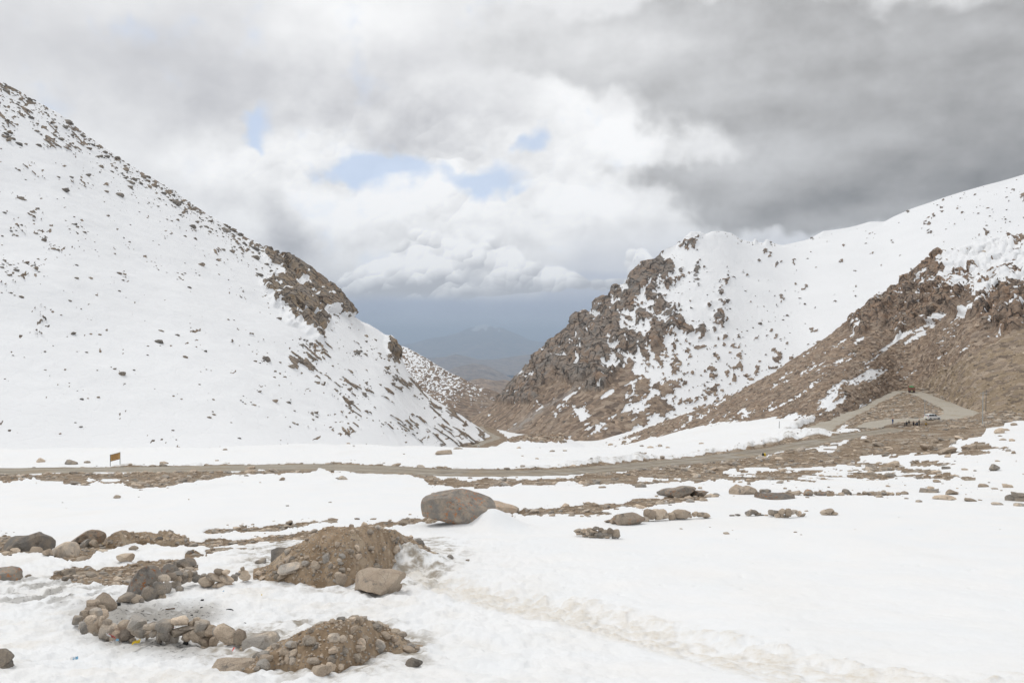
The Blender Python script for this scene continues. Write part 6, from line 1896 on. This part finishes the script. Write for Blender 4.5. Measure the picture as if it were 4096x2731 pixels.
# ------------------------------------------------------------------ small things far down the road and on the crest
vb_ = hit(484, 434.5)
bb = thing('sign_board', 'tiny black board beside the road down in the valley', 'sign', vb_)
part('board', bb, 'board_black', lambda bm: bbox(bm, (0, 0, 1.3), (0.75, 0.05, 0.6)))
for s in (-1, 1):
    part('post', bb, 'steel', lambda bm: bbox(bm, (s * 0.6, 0.06, 0.5), (0.05, 0.04, 0.9)))


def milestone(u, v, w, h, label):
    p = gpoint(u, v)
    t = thing('milestone', label, 'milestone', p)
    part('body', t, 'stone_white', lambda bm: [bbox(bm, (0, 0, h * 0.38), (w, 0.12, h * 0.46))], bevel=0.02)
    part('rounded_top', t, 'stone_white', lambda bm: bcyl(bm, (0, -0.11, h * 0.84), (0, 0.11, h * 0.84), w * 0.99, seg=16))
    return t


milestone(511, 446.6, 0.22, 0.75, 'small white roadside stone on the snow crest, before the valley road')
milestone(478.5, 446.8, 0.55, 0.55, 'wide white block peeping over the snow crest where the valley road begins')
milestone(559, 446.8, 0.09, 0.6, 'thin dark-footed white marker stone on the snow crest right of the valley road')

bg_ = gpoint(764, 457.8)
bag = thing('sack', 'yellow and black sack standing on the rubble beside the road', 'sack', bg_ + np.array([0, 0, 0.2]))


def _sack(w, x0):
    def fn(bm):
        r = bmesh.ops.create_icosphere(bm, subdivisions=2, radius=1.0)
        for v in r['verts']:
            v.co = Vector((x0 + v.co.x * w * (1 - 0.3 * max(v.co.z, 0)), v.co.y * 0.25, 0.38 + v.co.z * 0.42 + 0.05 * math.sin(7 * v.co.x)))
    return fn


part('yellow_side', bag, 'foil_yellow', _sack(0.20, 0.16), smooth=True)
part('black_side', bag, 'black_plastic', _sack(0.22, -0.18), smooth=True)

# ------------------------------------------------------------------ litter round the enclosure
def wrapper(x, y, size, mats, label, seed, conv=zD, name='wrapper', cat='litter'):
    (u, v), = conv((x, y))
    p = gpoint(u, v)
    t = thing(name, label, cat, p + np.array([0, -0.02, 0.06]), seed * 1.3)
    r = random.Random(seed)
    for i, mt in enumerate(mats):
        def fn(bm):
            n, m = 6, 5
            a0 = r.uniform(-0.6, 0.6)
            V = [[bm.verts.new(((ii / (n - 1) - 0.5) * size + i * size * 0.55, (jj / (m - 1) - 0.5) * size * 0.4 + r.uniform(-1, 1) * size * 0.06, 0.06 + (jj / (m - 1) - 0.3) * size * 0.55 + r.uniform(-1, 1) * size * 0.12)) for jj in range(m)] for ii in range(n)]
            for ii in range(n - 1):
                for jj in range(m - 1):
                    bm.faces.new((V[ii][jj], V[ii + 1][jj], V[ii + 1][jj + 1], V[ii][jj + 1]))
        part(['foil', 'flap'][i % 2], t, mt, fn)
    return t


wrapper(515, 755, 0.17, ['foil_yellow', 'foil_red'], 'crumpled yellow and red wrapper at the left bend of the front wall', 1)
wrapper(652, 815, 0.20, ['foil_red', 'foil_white'], 'crumpled red and white wrapper at the foot of the front wall', 2)
wrapper(955, 890, 0.19, ['foil_white', 'foil_yellow'], 'torn white and yellow wrapper lying before the front wall', 3)
wrapper(1922, 942, 0.13, ['foil_red', 'foil_white'], 'small red wrapper in the snow near the smaller dirt mound', 4)
wrapper(708, 828, 0.07, ['foil_blue'], 'tiny blue scrap next to the red and white wrapper', 5)
wrapper(688, 672, 0.09, ['foil_red'], 'red scrap stuck between stones of the front wall', 6)
wrapper(1302, 668, 0.12, ['foil_white', 'foil_red'], 'white and red scrap stuck under the squared blocks of the front wall', 7)
wrapper(1815, 315, 0.07, ['foil_blue'], 'pale blue scrap on snow below the back wall', 8)
wrapper(2215, 357, 0.07, ['foil_yellow'], 'yellow scrap on snow left of the larger dirt mound', 9)
wrapper(243, 1033, 0.10, ['foil_white', 'foil_blue'], 'grey-blue scrap on the snow in the lower left', 10)
wrapper(1215, 366, 0.10, ['foil_yellow'], 'yellow scrap among the stones of the left heap', 11, zC)
st_ = gpoint(*zD((1256, 470))[0])
tag(part('stick', None, 'wood', lambda bm: bcyl(bm, (-0.14, 0, 0.03), (0.14, 0.02, 0.05), 0.022, seg=7)), 'short dark piece of wood on the ashy snow inside the enclosure', 'stick').location = st_
CHAR = ['largest black charred lump, in the burnt patch at the right of the enclosure', 'small black lump, upper of two in the ashy snow of the enclosure', 'small black lump, lower of two in the ashy snow of the enclosure', 'black lump under the middle of the front wall', "tiny black speck of charcoal right of the enclosure, near the wall's big end stone", 'black lump beside the dark upright pointed boulder', 'tiny black lump left of the burnt patch in the enclosure']
for i, (x, y, s_) in enumerate(((1880, 465, 0.11), (1590, 398, 0.05), (1590, 438, 0.05), (1415, 835, 0.06), (2032, 618, 0.04), (705, 440, 0.09), (1480, 495, 0.04))):
    p_ = gpoint(*zD((x, y))[0])
    o_ = put_stone(p_ + np.array([0, 0, 0.01]), (s_ * 1.3, s_, s_ * 0.6), PM['charcoal'], None, 'charcoal_lump')
    tag(o_, CHAR[i], 'charcoal', 'charred lumps around the enclosure')
# ------------------------------------------------------------------ the air
hm = bpy.data.materials.new('haze_air')
hm.use_nodes = True
hk = NT(hm.node_tree)
pv = hk.new('ShaderNodeVolumePrincipled')
pv.inputs['Color'].default_value = (0.66, 0.81, 1.0, 1)
pv.inputs['Density'].default_value = 5.0e-5
pv.inputs['Anisotropy'].default_value = 0.0
ho = hk.new('ShaderNodeOutputMaterial')
hk.t.links.new(pv.outputs[0], ho.inputs['Volume'])
hv = np.array([(sx, sy, sz) for sz in (-1700.0, 1000.0) for sx, sy in ((-130000, -3000), (130000, -3000), (130000, 70000), (-130000, 70000))], float)
haze = mesh_obj('haze', hv, [(3, 2, 1, 0), (4, 5, 6, 7), (0, 1, 5, 4), (1, 2, 6, 5), (2, 3, 7, 6), (3, 0, 4, 7)], hm, smooth=False)
stuff(haze, 'thin blue haze filling the valley air', 'haze')
